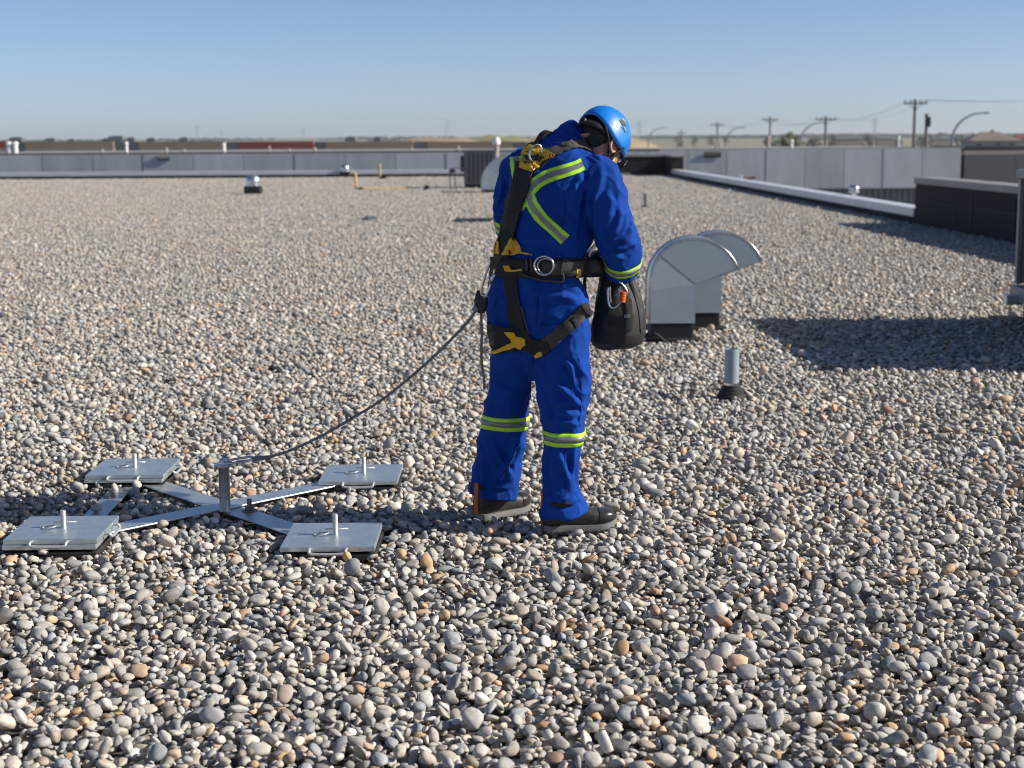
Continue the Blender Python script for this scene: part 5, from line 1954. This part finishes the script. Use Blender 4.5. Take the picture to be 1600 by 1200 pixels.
def harness_bvh(objs):
    V, Fq = [tuple(v.co + OFF) for v in me2.vertices], [list(p.vertices) for p in me2.polygons]
    dg_ = bpy.context.evaluated_depsgraph_get()
    for o in objs:
        e = o.evaluated_get(dg_).to_mesh()
        k = len(V)
        V += [tuple(v.co + OFF) for v in e.vertices]
        Fq += [[i + k for i in p.vertices] for p in e.polygons]
    return BVHTree.FromPolygons(V, Fq)


bvh2 = harness_bvh([o for o in harn.children])


def patch(poly, material, nm, lift=.005, th_=.005, parent=harn, per=None, tree_=None):
    """padding cut to an outline and laid on whatever is below it"""
    # triangulate on a fine grid inside the polygon
    tree_ = tree_ or bvh2
    xs_ = [p[0] for p in poly]
    ys_ = [p[1] for p in poly]
    bm = bmesh.new()
    pv = []
    N = len(poly)
    dense = []
    for i in range(N):
        a, b = poly[i], poly[(i + 1) % N]
        m_ = max(1, int(math.hypot(b[0] - a[0], b[1] - a[1]) / 3.0))
        for k in range(m_):
            dense.append((a[0] + (b[0] - a[0]) * k / m_, a[1] + (b[1] - a[1]) * k / m_))
    vv = [bm.verts.new((x, y, 0)) for x, y in dense]
    bm.faces.new(vv)
    bmesh.ops.triangulate(bm, faces=bm.faces[:])
    bmesh.ops.subdivide_edges(bm, edges=[e for e in bm.edges if e.calc_length() > 6], cuts=2, use_grid_fill=True)
    bmesh.ops.triangulate(bm, faces=bm.faces[:])
    bm.verts.index_update()
    top, nrm = [], []
    last = None
    for v in bm.verts:
        q = on_cloth(v.co.x, v.co.y, lift, tree_)
        top.append(q)
    good = [q for q in top if q is not None]
    if not good:
        bm.free()
        return None
    md = sorted(q[0].y for q in good)[len(good) // 2]
    res = []
    for v, q in zip(bm.verts, top):
        if q is None:
            q = (onY(v.co.x, v.co.y, md), Vector((0, -1, 0)))
        res.append(q)
    n_ = len(res)
    fs_ = [[v.index for v in f_.verts] for f_ in bm.faces]
    bd = [(e.verts[0].index, e.verts[1].index) for e in bm.edges if len(e.link_faces) == 1]
    bm.free()
    vs_ = [q[0] for q in res] + [q[0] - q[1] * th_ for q in res]
    F2 = fs_ + [[i + n_ for i in f_][::-1] for f_ in fs_] + [[a, b, b + n_, a + n_] for a, b in bd]
    return build(MB().add(vs_, F2), nm, material, parent, smooth=40)


# dorsal pad (yellow) with black plate and steel D ring
dp = patch([(818, 232), (828, 227), (846, 231), (857, 236), (867, 242), (852, 256), (836, 270), (824, 266), (812, 262), (814, 247)], M['yellow'], 'dorsal_pad', .006, .009)
patch([(820, 246), (838, 247), (842, 243), (846, 247), (838, 253), (824, 252)], M['black_plastic'], 'dorsal_plate', .014, .008)
patch([(866, 243), (851, 257), (836, 271), (834, 268), (849, 254), (862, 241)], M['webbing'], 'pad_edge', .0075, .006)


def d_ring(cx, cy, rx, ry, d, r_, parent, tilt=0.0, a0=0, nm='d_ring', yaw=0.0):
    pts = []
    for k in range(28):
        an = 2 * math.pi * k / 28
        x, y = rx * math.cos(an), ry * math.sin(an)
        xr_ = x * math.cos(tilt) - y * math.sin(tilt)
        yr_ = x * math.sin(tilt) + y * math.cos(tilt)
        pts.append(P(cx + xr_, cy + yr_, d + yaw * xr_ / 385))
    return build(MB().tube(pts, r_, 8, closed=True), nm, M['steel'], parent, smooth=True)


h_, n_ = hit(838, 240, bvh2)
d_ring(837, 239, 9, 13.5, h_.y - PY0 - .022, .0042, harn, .35, yaw=.3)
# yellow fall indicator at the right shoulder beside the neck
patch([(924, 231), (932, 228), (942, 234), (943, 242), (935, 239)], M['yellow'], 'shoulder_tab', .012, .006)
# waist: yellow braces of the back pad
patch([(786, 398), (797, 378), (803, 371), (806, 373), (803, 383), (813, 391), (833, 397), (832, 400), (812, 396), (800, 399)], M['yellow'], 'back_brace', .010, .006)
patch([(771, 397), (773, 380), (777, 371), (781, 378), (782, 397)], M['yellow'], 'back_brace', .010, .006)
patch([(789, 415), (797, 415), (800, 421), (806, 422), (817, 420), (817, 423), (800, 425), (792, 424)], M['yellow'], 'back_brace', .010, .006)
# strap keeper loops and hip D ring
for x in (822, 829, 836):
    patch([(x, 404), (x + 3.5, 404), (x + 4.5, 424), (x + 1, 424)], M['black_plastic'], 'strap_keeper', .010, .008)
h_, n_ = hit(852, 415, bvh2)
d_ring(850, 415, 15, 14.5, h_.y - PY0 - .018, .0042, harn, 0, yaw=-.25)
d_ring(853, 416, 13, 12, h_.y - PY0 - .010, .003, harn, 0, yaw=-.25, nm='inner_ring')  # smaller, thinner steel ring set behind the hip D ring
patch([(880, 403), (899, 411), (903, 430), (890, 432), (876, 427)], M['webbing_grey'], 'hip_pad', .008, .008)
patch([(900, 420), (905, 420), (904, 434), (899, 434)], M['yellow'], 'belt_tab', .010, .005)
# loose gear loop under the belt
pth = []
for (x, y) in ((815, 427), (835, 436), (858, 440), (876, 441), (880, 437), (879, 428)):
    q = on_cloth(x, y, .014, bvh2)
    pth.append(q[0])
build(MB().tube(crom(pth, 5), .0042, 7), 'gear_loop', M['webbing_grey'], harn, smooth=True)
# strap from belt down the seat to the leg loops
strap([(798, 426), (801, 455), (806, 490), (812, 520), (828, 541)], lambda t: 19 + 4 * t, M['webbing'], 'seat_strap', harn, .010, .005, 4)
strap([(817, 478), (822, 500), (828, 522)], 2.2, M['webbing_grey'], 'strap_tail', harn, .012, .003, 1)
# leg loops
strap([(828, 545), (848, 541), (866, 530), (882, 515), (899, 499), (912, 487), (918, 479)], 20, M['webbing_grey'], 'leg_loop', harn, .009, .005, 5)
patch([(880, 505), (886, 500), (896, 514), (890, 520)], M['webbing'], 'buckle', .017, .008)
patch([(890, 498), (894, 494), (904, 507), (900, 512)], M['webbing'], 'buckle', .017, .008)
patch([(907, 478), (912, 474), (921, 487), (922, 494), (917, 496)], M['webbing'], 'buckle', .017, .008)
patch([(822, 526), (836, 529), (858, 534), (862, 548), (852, 556), (832, 552), (822, 546)], M['webbing'], 'leg_pad', .012, .007)
patch([(831, 552), (837, 553), (850, 549), (852, 556), (838, 560)], M['yellow'], 'leg_tab', .014, .006)
patch([(763, 503), (778, 510), (800, 514), (822, 522), (826, 538), (820, 546), (806, 548), (776, 553), (768, 540)], M['webbing'], 'leg_pad', .009, .007)
patch([(791, 518), (803, 518), (808, 524), (821, 528), (822, 538), (815, 544), (806, 541), (790, 546), (774, 553), (771, 549), (788, 540), (800, 534), (797, 525)], M['yellow'], 'leg_brace', .016, .006)

# ------------------------------------------------------------------ fall arrest rope from the harness to the anchor
rope = thing('safety_rope', 'grey safety rope running from the harness down to the anchor post', 'rope', (-0.6, 6.42, 0))
GR = P(752, 470, -.02)                     # the rope grab hangs here, just off the seat


def rope_mesh(pts, r, per=8, n=8, twist=True):
    c_ = crom(pts, per)
    mb_ = MB().tube(c_, r * .82, n)
    if not twist:
        return mb_
    # two strands winding round the core so the rope reads as laid rope
    dense = crom(c_, 5)
    L = [0]
    for a, b in zip(dense, dense[1:]):
        L.append(L[-1] + (b - a).length)
    for ph in (0, math.pi * 2 / 3, math.pi * 4 / 3):
        st = []
        u = None
        for i, p in enumerate(dense):
            t = (dense[min(i + 1, len(dense) - 1)] - dense[max(i - 1, 0)]).normalized()
            if u is None:
                u = t.orthogonal().normalized()
            u = (u - t * u.dot(t)).normalized()
            w = t.cross(u)
            an = ph + L[i] / (r * 5.2) * 2
            st.append(p + (u * math.cos(an) + w * math.sin(an)) * r * .5)
        mb_.tube(st, r * .52, 5)
    return mb_


ropx = [(744, 485), (728, 506), (703, 532), (668, 566), (632, 597), (592, 628), (546, 656), (510, 677), (480, 692), (450, 705), (424, 713), (404, 716)]
pts = []
for i, (x, y) in enumerate(ropx):
    f = i / (len(ropx) - 1)
    pts.append(onY(x, y, GR.y + (POST.y - 0.01 - GR.y) * f))
build(rope_mesh(pts, .0066, 10), 'rope_line', M['rope'], rope, smooth=True)
e0 = pts[-1]
build(MB().tube([e0 + Vector((.05, 0, .004)), e0, e0 - Vector((.028, 0, .001))], .0095, 10), 'rope_splice', M['rope'], rope, smooth=True)
build(MB().tube([onY(549, 654, 6.45), onY(543, 658, 6.45), onY(541, 649, 6.45)], .008, 8), 'rope_sleeve', M['rope'], rope, smooth=True)
# snap hook on the post
k0 = POST + Vector((.012, -.012, .022))
k1 = e0 - Vector((.02, 0, 0))
mid = (k0 + k1) / 2
hd = (k1 - k0).normalized()
hs_ = Vector((0, 1, .25)).normalized()
lp = []
for k in range(24):
    an = 2 * math.pi * k / 24
    lp.append(mid + hd * ((k1 - k0).length / 2 * .92 * math.copysign(abs(math.cos(an)) ** .7, math.cos(an))) + hs_ * (.021 * math.copysign(abs(math.sin(an)) ** .8, math.sin(an))))
build(MB().tube(lp, .0055, 8, closed=True), 'snap_hook', M['steel'], rope, smooth=True)
build(MB().tube([mid - hs_ * .021 - hd * .02, mid - hs_ * .013 + hd * .022], .0065, 8), 'gate', M['steel'], rope, smooth=True)
# rope grab with its carabiner up to the belt, and the free tail
gm = MB().loft([(P(752, 458, -.02), Vector((.012, 0, 0)), Vector((0, .014, 0)), 3), (P(752, 466, -.02), Vector((.027, 0, 0)), Vector((0, .018, 0)), 3),
                (P(751, 480, -.02), Vector((.028, 0, 0)), Vector((0, .018, 0)), 3), (P(752, 489, -.02), Vector((.014, 0, 0)), Vector((0, .012, 0)), 3)], 16)
build(gm, 'rope_grab', M['black_plastic'], rope, smooth=50)
build(MB().tube([P(742, 483, -.045), P(742, 483, .0)], .012, 10).tube([P(757, 463, -.042), P(757, 463, .0)], .008, 10), 'grab_bolt', M['steel_dark'], rope, smooth=50)
build(MB().box(P(746, 463, -.02), (.018, .016, .05), rot=Matrix.Rotation(.3, 3, 'Y')), 'grab_lever', M['black_plastic'], rope, bevel=.003)
lp = [P(776, 400, -.115), P(772, 414, -.12), P(764, 430, -.10), P(757, 446, -.06), P(753, 462, -.035)]
cmid = (P(770, 412, -.10) + P(755, 462, -.04)) / 2
ax_ = (P(755, 462, -.04) - P(770, 412, -.10))
cl_ = ax_.length / 2
ax_.normalize()
sd2 = ax_.cross(Vector((0, 1, 0))).normalized()
lp = [cmid + ax_ * (cl_ * math.copysign(abs(math.cos(a)) ** .6, math.cos(a))) + sd2 * (.016 * math.copysign(abs(math.sin(a)) ** .8, math.sin(a))) for a in [2 * math.pi * k / 26 for k in range(26)]]
build(MB().tube(lp, .0055, 8, closed=True), 'carabiner', M['steel'], rope, smooth=True)
build(MB().tube([cmid + ax_ * .012 + sd2 * .016, cmid - ax_ * .035 + sd2 * .016], .0088, 10), 'carabiner_sleeve', M['steel'], rope, smooth=True)
bmid = [P(779, 398, -.13), P(774, 408, -.125), P(768, 419, -.11)]
mb = MB()
for a, b in zip(bmid, bmid[1:]):
    mb.between(a, b, .026, .006, up=(0, -1, .1))
build(mb, 'lanyard_webbing', M['webbing_grey'], rope)
tail = [P(752, 488, -.02), P(752, 500, -.02), P(753, 520, -.025), P(752, 545, -.03), P(753, 570, -.03), P(756, 590, -.03), P(757, 606, -.01)]
build(rope_mesh(tail, .0062, 8), 'rope_tail', M['rope'], rope, smooth=True)

# rope from the leg loop up to the hands
r2 = thing('rope', 'dark rope looping from the leg strap up behind the right sleeve', 'rope', P(915, 480, -.02))
lp = [P(916, 488, -.05), P(915, 475, -.045), P(914, 455, -.02), P(914, 432, .0), P(916, 412, .02), P(921, 396, .05), P(929, 384, .08), P(937, 378, .12), P(945, 384, .15)]
build(rope_mesh(lp, .0075, 8), 'rope_line', M['webbing_grey'], r2, smooth=True)
build(MB().tube([P(915, 418, .01), P(916.5, 411, .02)], .0095, 10), 'rope_sleeve', M['sole'], r2, smooth=True)
build(MB().tube([P(915, 482, -.055), P(917.5, 490, -.058)], .0095, 10), 'rope_end', M['yellow'], r2, smooth=True)

# ------------------------------------------------------------------ the black bag in the hands
bag = thing('rope_bag', 'black fabric rope bag with orange trimmed carabiner held in both hands', 'bag', P(966, 540, .0))


def bsec(L, R_, dep, e=2.4, d=.02):
    a, b = P(L[0], L[1], d), P(R_[0], R_[1], d)
    return ((a + b) / 2, (b - a) / 2, Vector((0, dep, .0)), e)


bm_ = MB().loft([bsec((934, 543), (985, 543), .05), bsec((926, 535), (1000, 535), .085), bsec((925, 522), (1005, 524), .098), bsec((927, 505), (1006, 507), .10),
                 bsec((930, 485), (1005, 488), .10), bsec((933, 465), (1001, 470), .09), bsec((937, 447), (994, 452), .075), bsec((941, 432), (986, 437), .055),
                 bsec((944, 422), (978, 427), .04), bsec((944, 414), (972, 418), .034)], 36)
bo = build(bm_, 'bag_body', M['bag'], bag)
remesh(bo, .007, 3)
if not bo.data.materials:
    bo.data.materials.append(M['bag'])
BO = root_loc(bag)
for v in bo.data.vertices:
    q = Vector(v.co) + BO
    t = max(0.0, min(1.0, (q.z - .85) / .28))
    ang = math.atan2(q.y - PY0 - .02, q.x - P(966, 480, 0).x)
    d_ = 0.007 * noise.noise(q * 9) + .014 * t * math.sin(ang * 9 + 3 * noise.noise(q * 6)) + 0.011 * (1 - abs(noise.noise(Vector((q.x * 11, q.y * 11, q.z * 5))))) ** 5
    v.co = Vector(v.co) + Vector(v.normal) * d_
bo.data.update()
bbvh = BVHTree.FromPolygons([tuple(v.co + BO) for v in bo.data.vertices], [list(p.vertices) for p in bo.data.polygons])
strap([(985, 436), (992, 460), (999, 490), (1002, 520)], 3, M['rubber'], 'piping', bag, .004, .003, 1, bvh_=bbvh)
strap([(930, 520), (950, 524), (975, 525), (1000, 522)], 3, M['rubber'], 'piping', bag, .003, .003, 1, bvh_=bbvh)
strap([(982, 468), (983, 490), (982, 516)], 9, M['webbing'], 'webbing_strip', bag, .005, .004, 2, bvh_=bbvh)
patch([(975, 492), (983, 491), (984, 496), (976, 497)], M['sole'], 'tag', .007, .003, parent=bag, tree_=bbvh)
patch([(952, 478), (976, 480), (974, 512), (950, 510)], M['webbing'], 'pocket', .004, .004, parent=bag, tree_=bbvh)
# grab handle above the mouth
lp = crom([P(939, 430, -.02), P(933, 416, -.01), P(932, 402, .0), P(938, 393, .02), P(946, 400, .04)], 5)
mb = MB()
for a, b in zip(lp, lp[1:]):
    mb.between(a, b, .03, .007, up=(-.7, -.6, .2))
build(mb, 'handle', M['webbing'], bag)
# carabiner with an orange accessory cord wound on it
q0, n0_ = on_cloth(962, 465, .018, bbvh)
dv = q0.y - PY0 - .012
lp = crom([P(950, 448, dv), P(950, 465, dv), P(952, 477, dv), P(957, 481, dv), P(963, 479, dv), P(970, 472, dv), P(977, 464, dv), P(980, 457, dv), P(977, 450, dv), P(972, 444, dv), P(968, 440, dv)], 4)
build(MB().tube(lp, .0045, 8), 'carabiner', M['steel'], bag, smooth=True)
lp = crom([P(953, 446, dv), P(953.5, 462, dv), P(955, 474, dv)], 4)
build(MB().tube(lp, .003, 8), 'carabiner_gate', M['steel'], bag, smooth=True)
coil = []
for k in range(90):
    t = k / 89
    c_ = P(974, 455, dv).lerp(P(972, 472, dv), t)
    an = t * 7 * 2 * math.pi
    coil.append(c_ + Vector((.0105 * math.cos(an), .0105 * math.sin(an), 0)))
build(MB().tube(coil, .0032, 6), 'orange_cord', M['orange'], bag, smooth=True)
build(MB().loft([(P(961, 462, dv), Vector((.012, 0, .004)), Vector((0, .006, 0)), 3), (P(966, 458, dv), Vector((.013, 0, .010)), Vector((0, .006, 0)), 3), (P(968, 454, dv), Vector((.008, 0, .006)), Vector((0, .004, 0)), 3)], 12), 'swivel', M['steel'], bag, smooth=50)

# ================================================================== THE GRAVEL
def stone_mesh(name, seed, sub=2):
    r_ = np.random.default_rng(seed)
    bm = bmesh.new()
    bmesh.ops.create_icosphere(bm, subdivisions=sub, radius=1.0)
    planes = []
    for _ in range(r_.integers(4, 10)):
        n_ = Vector(r_.normal(size=3)).normalized()
        planes.append((n_, r_.uniform(.6, .88)))
    off = Vector(r_.uniform(-50, 50, 3))
    e = r_.uniform(2.0, 2.7)
    for v in bm.verts:
        p = v.co.copy()
        k = (abs(p.x) ** e + abs(p.y) ** e + abs(p.z) ** e) ** (1 / e)
        p /= k
        p *= 1 + .16 * noise.noise(p * 1.1 + off) + .06 * noise.noise(p * 2.6 + off)
        for n_, d in planes:
            s = p.dot(n_) - d
            if s > 0:
                p -= n_ * (s * .92)
        v.co = p
    me = bpy.data.meshes.new(name)
    bm.to_mesh(me)
    bm.free()
    me.polygons.foreach_set('use_smooth', [True] * len(me.polygons))
    me.materials.append(M['pebble'])
    return me


NS = 22
stones = [stone_mesh('pebble', 100 + i) for i in range(NS)]
stones_lo = [stone_mesh('pebble_far', 100 + i, 1) for i in range(NS)]

TL, CELL = 2.4, 0.006
NC = int(TL / CELL)


def rot_np(e):
    return np.array(Euler(e).to_matrix())


def pile(n):
    """drop flat river stones one by one on a tile that wraps round"""
    H = np.zeros((NC, NC), np.float32)
    own = np.full((NC, NC), -1, np.int32)
    rec = []
    for i in range(n):
        big = rng.random()
        a = float(np.clip(rng.lognormal(math.log(.0154), .34), .0080, .042))
        b = a * rng.uniform(.52, .92)
        c = a * rng.uniform(.34, .66)
        eul = (rng.normal(0, .22), rng.normal(0, .22), rng.uniform(0, 6.28))
        if i > n * .72:
            eul = (rng.normal(0, .42), rng.normal(0, .42), eul[2])
        R_ = rot_np(eul)
        A = R_ @ np.diag([1 / a ** 2, 1 / b ** 2, 1 / c ** 2]) @ R_.T
        k = int(a / CELL) + 1
        o = np.arange(-k, k + 1)
        dx, dy = np.meshgrid(o * CELL, o * CELL, indexing='ij')
        Bq = A[0, 2] * dx + A[1, 2] * dy
        Cq = A[0, 0] * dx * dx + 2 * A[0, 1] * dx * dy + A[1, 1] * dy * dy - 1
        D = Bq * Bq - A[2, 2] * Cq
        ins = D > 0
        s = np.sqrt(np.where(ins, D, 0))
        lo, up = (-Bq - s) / A[2, 2], (-Bq + s) / A[2, 2]
        best = None
        for _ in range(4):
            ix, iy = rng.integers(0, NC, 2)
            I = np.ix_((ix + o) % NC, (iy + o) % NC)
            z = (H[I] - lo)[ins].max()
            if best is None or z < best[0]:
                best = (z, I, ix, iy)
        z, I, ix, iy = best
        z -= .30 * c
        Hs = H[I]
        m_ = ins & (z + up > Hs)
        Hs[m_] = (z + up)[m_]
        H[I] = Hs
        Os = own[I]
        Os[m_] = i
        own[I] = Os
        ext = math.sqrt((R_[2, 0] * a) ** 2 + (R_[2, 1] * b) ** 2 + (R_[2, 2] * c) ** 2)
        rec.append((ix * CELL, iy * CELL, z, a, b, c, *eul, z + ext))
    rec = np.array(rec)
    cnt = np.bincount(own[own >= 0], minlength=n)
    rec[:, 2] -= H.mean()
    rec[:, 9] -= H.mean()
    keep = cnt > 5
    return rec[keep], cnt[keep]


TILE, TCNT = pile(19500)
TN = len(TILE)
TVAR = rng.integers(0, NS, TN)
TST = rng.random(TN)

# which tiles are near and get stone by stone treatment
U_MAX = int(math.ceil((ROOF_END - 0.3 + 6) / TL))
def tile_o(i, j):
    """corner of the tile: i along the edge, j inwards from the edge line"""
    return roofp(-6 + i * TL, -(j + 1) * TL)


Rt = np.array(Matrix.Rotation(AZ_ROOF, 2))
near, far = [], []
for i in range(0, 31):
    for j in range(0, 19):
        o = tile_o(i, j)
        if -6 + (i + 1) * TL > ROOF_END + 0.6:
            continue
        cs = [tile_o(i, j) + Vector((0, 0, 0)), tile_o(i + 1, j), tile_o(i, j + 1), tile_o(i + 1, j + 1)]
        ys2 = [c_.y for c_ in cs]
        inn = False
        if max(ys2) > 3.1 and min(ys2) < 14.6:
            xm = max(min(max(ys2), 14.6), 3.2) * 800 / FPX + 1.0
            if min(c_.x for c_ in cs) < xm and max(c_.x for c_ in cs) > -xm:
                inn = True
        (near if inn else far).append((i, j))
pos, rot, scl, var, tint, top, cnt = [], [], [], [], [], [], []
for (i, j) in near:
    o = tile_o(i, j)
    xy = TILE[:, :2] @ Rt.T + np.array([o.x, o.y])
    pos.append(np.column_stack([xy, TILE[:, 2]]))
    r3 = TILE[:, 6:9].copy()
    r3[:, 2] += AZ_ROOF
    rot.append(r3)
    scl.append(TILE[:, 3:6])
    var.append((TVAR + i * 5 + j * 3) % NS)
    tint.append(rng.random(TN))
    top.append(TILE[:, 9])
    cnt.append(TCNT)
pos, rot, scl, var, tint, top, cnt = (np.concatenate(a) for a in (pos, rot, scl, var, tint, top, cnt))
# gentle hollows and heaps
hv = np.array([0.010 * noise.noise(Vector((p[0] * 1.3, p[1] * 1.3, 0))) + 0.006 * noise.noise(Vector((p[0] * 3.1, p[1] * 3.1, 4))) for p in pos])
pos[:, 2] += hv
top += hv
# frustum with a generous margin
xm = np.clip(pos[:, 1], 3.0, 20) * 800 / FPX + 1.2
ok = (np.abs(pos[:, 0]) < xm) & (pos[:, 1] > 2.9) | (pos[:, 1] >= 14.6)
for f, zl in KEEP_OUT:
    inside = f(pos[:, 0], pos[:, 1])
    ok &= ~(inside & (top > zl))
pos, rot, scl, var, tint, top, cnt = (a[ok] for a in (pos, rot, scl, var, tint, top, cnt))

# the stones that show largest become objects of their own
pr = nproj(pos)
infr = (pr[:, 0] > 12) & (pr[:, 0] < 1588) & (pr[:, 1] > 0) & (pr[:, 1] < 1190)
dist = np.maximum(pos[:, 1], 1)
show = np.where(infr, cnt * (1 / dist) ** 2, 0)
order = np.argsort(-show)[:300]
solo = np.zeros(len(pos), bool)
solo[order] = True
for q in order:
    o = bpy.data.objects.new('pebble', stones[var[q]])
    COL.objects.link(o)
    o.location = pos[q]
    o.rotation_euler = rot[q]
    o.scale = scl[q]
    o['tint'] = float(tint[q])
    o.parent = roof
pos, rot, scl, var, tint = (a[~solo] for a in (pos, rot, scl, var, tint))

# far tiles: one low detail mesh of a whole tile, repeated
tv, tf, ts = [], [], []
k = 0
for q in range(TN):
    me = stones_lo[TVAR[q]]
    if q == 0 or True:
        pass
base_v = [np.array([v.co[:] for v in me.vertices]) for me in stones_lo]
base_f = np.array([list(p.vertices) for p in stones_lo[0].polygons])
V, Fc, S = [], [], []
for q in range(TN):
    bv = base_v[TVAR[q]]
    R_ = rot_np(TILE[q, 6:9])
    V.append((bv * TILE[q, 3:6]) @ R_.T + TILE[q, :3])
    Fc.append(base_f + q * len(bv))
    S.append(np.full(len(bv), TST[q]))
V, Fc, S = np.concatenate(V), np.concatenate(Fc), np.concatenate(S)
tm = bpy.data.meshes.new('gravel_patch')
tm.vertices.add(len(V))
tm.vertices.foreach_set('co', V.ravel().astype(np.float32))
tm.loops.add(len(Fc) * 3)
tm.loops.foreach_set('vertex_index', Fc.ravel().astype(np.int32))
tm.polygons.add(len(Fc))
tm.polygons.foreach_set('loop_start', np.arange(0, len(Fc) * 3, 3, dtype=np.int32))
tm.polygons.foreach_set('use_smooth', np.ones(len(Fc), bool))
tm.update()
at = tm.attributes.new('stone', 'FLOAT', 'POINT')
at.data.foreach_set('value', S.astype(np.float32))
tm.materials.append(M['pebble'])
patch_ob = bpy.data.objects.new('gravel_patch', tm)

# points: near stones then far tiles
nfar = len(far)
fquart = rng.integers(0, 4, nfar)                # each far tile turned by a random quarter
fang = AZ_ROOF + fquart * math.pi / 2
fpos = []
for (i, j), an in zip(far, fang):
    c_ = (tile_o(i, j) + tile_o(i + 1, j - 1)) / 2
    h_ = TL / 2
    fpos.append((c_.x - h_ * (math.cos(an) - math.sin(an)), c_.y - h_ * (math.sin(an) + math.cos(an)), 0.0))
fpos = np.array(fpos)
allp = np.concatenate([pos, fpos])
gm_ = bpy.data.meshes.new('gravel')
gm_.vertices.add(len(allp))
gm_.vertices.foreach_set('co', allp.ravel().astype(np.float32))


def attr(nm, typ, key, data):
    a_ = gm_.attributes.new(nm, typ, 'POINT')
    a_.data.foreach_set(key, np.ascontiguousarray(data).ravel())


attr('rot', 'FLOAT_VECTOR', 'vector', np.concatenate([rot, np.column_stack([np.zeros(nfar), np.zeros(nfar), fang])]).astype(np.float32))
attr('scl', 'FLOAT_VECTOR', 'vector', np.concatenate([scl, np.ones((nfar, 3))]).astype(np.float32))
attr('pick', 'INT', 'value', np.concatenate([var, np.zeros(nfar)]).astype(np.int32))
attr('tint', 'FLOAT', 'value', np.concatenate([tint, rng.random(nfar)]).astype(np.float32))
attr('is_patch', 'BOOLEAN', 'value', np.concatenate([np.zeros(len(pos), bool), np.ones(nfar, bool)]))
gm_.materials.append(M['pebble'])
gravel = bpy.data.objects.new('gravel', gm_)
COL.objects.link(gravel)
tag(gravel, 'loose grey and tan river stone gravel covering the whole roof', 'gravel', kind='stuff')

kit = bpy.data.collections.new('stone_kit')
for i, me in enumerate(stones):
    o = bpy.data.objects.new('stone_%02d' % i, me)
    kit.objects.link(o)
ng = bpy.data.node_groups.new('lay_stones', 'GeometryNodeTree')
ng.interface.new_socket('Geometry', in_out='INPUT', socket_type='NodeSocketGeometry')
ng.interface.new_socket('Geometry', in_out='OUTPUT', socket_type='NodeSocketGeometry')
N_, Lk = ng.nodes, ng.links
gi, go = N_.new('NodeGroupInput'), N_.new('NodeGroupOutput')


def named(nm, typ):
    n_ = N_.new('GeometryNodeInputNamedAttribute')
    n_.data_type = typ
    n_.inputs['Name'].default_value = nm
    return n_.outputs['Attribute']


e2r = N_.new('FunctionNodeEulerToRotation')
Lk.new(named('rot', 'FLOAT_VECTOR'), e2r.inputs[0])
ip = N_.new('GeometryNodeInstanceOnPoints')
ci = N_.new('GeometryNodeCollectionInfo')
ci.inputs['Collection'].default_value = kit
ci.inputs['Separate Children'].default_value = True
ci.inputs['Reset Children'].default_value = True
nt = N_.new('FunctionNodeBooleanMath')
nt.operation = 'NOT'
isp = named('is_patch', 'BOOLEAN')
Lk.new(isp, nt.inputs[0])
m2p = N_.new('GeometryNodeMeshToPoints')
Lk.new(gi.outputs[0], m2p.inputs['Mesh'])
Lk.new(m2p.outputs[0], ip.inputs['Points'])
Lk.new(nt.outputs[0], ip.inputs['Selection'])
Lk.new(ci.outputs[0], ip.inputs['Instance'])
ip.inputs['Pick Instance'].default_value = True
Lk.new(named('pick', 'INT'), ip.inputs['Instance Index'])
Lk.new(e2r.outputs[0], ip.inputs['Rotation'])
Lk.new(named('scl', 'FLOAT_VECTOR'), ip.inputs['Scale'])
ip2 = N_.new('GeometryNodeInstanceOnPoints')
oi = N_.new('GeometryNodeObjectInfo')
oi.inputs['Object'].default_value = patch_ob
oi.inputs['As Instance'].default_value = True
Lk.new(m2p.outputs[0], ip2.inputs['Points'])
Lk.new(isp, ip2.inputs['Selection'])
Lk.new(oi.outputs['Geometry'], ip2.inputs['Instance'])
Lk.new(e2r.outputs[0], ip2.inputs['Rotation'])
jn = N_.new('GeometryNodeJoinGeometry')
Lk.new(ip.outputs[0], jn.inputs[0])
Lk.new(ip2.outputs[0], jn.inputs[0])
Lk.new(jn.outputs[0], go.inputs[0])
gmod = gravel.modifiers.new('lay_stones', 'NODES')
gmod.node_group = ng
print('stones near', len(pos), 'far tiles', nfar, 'per tile', TN)
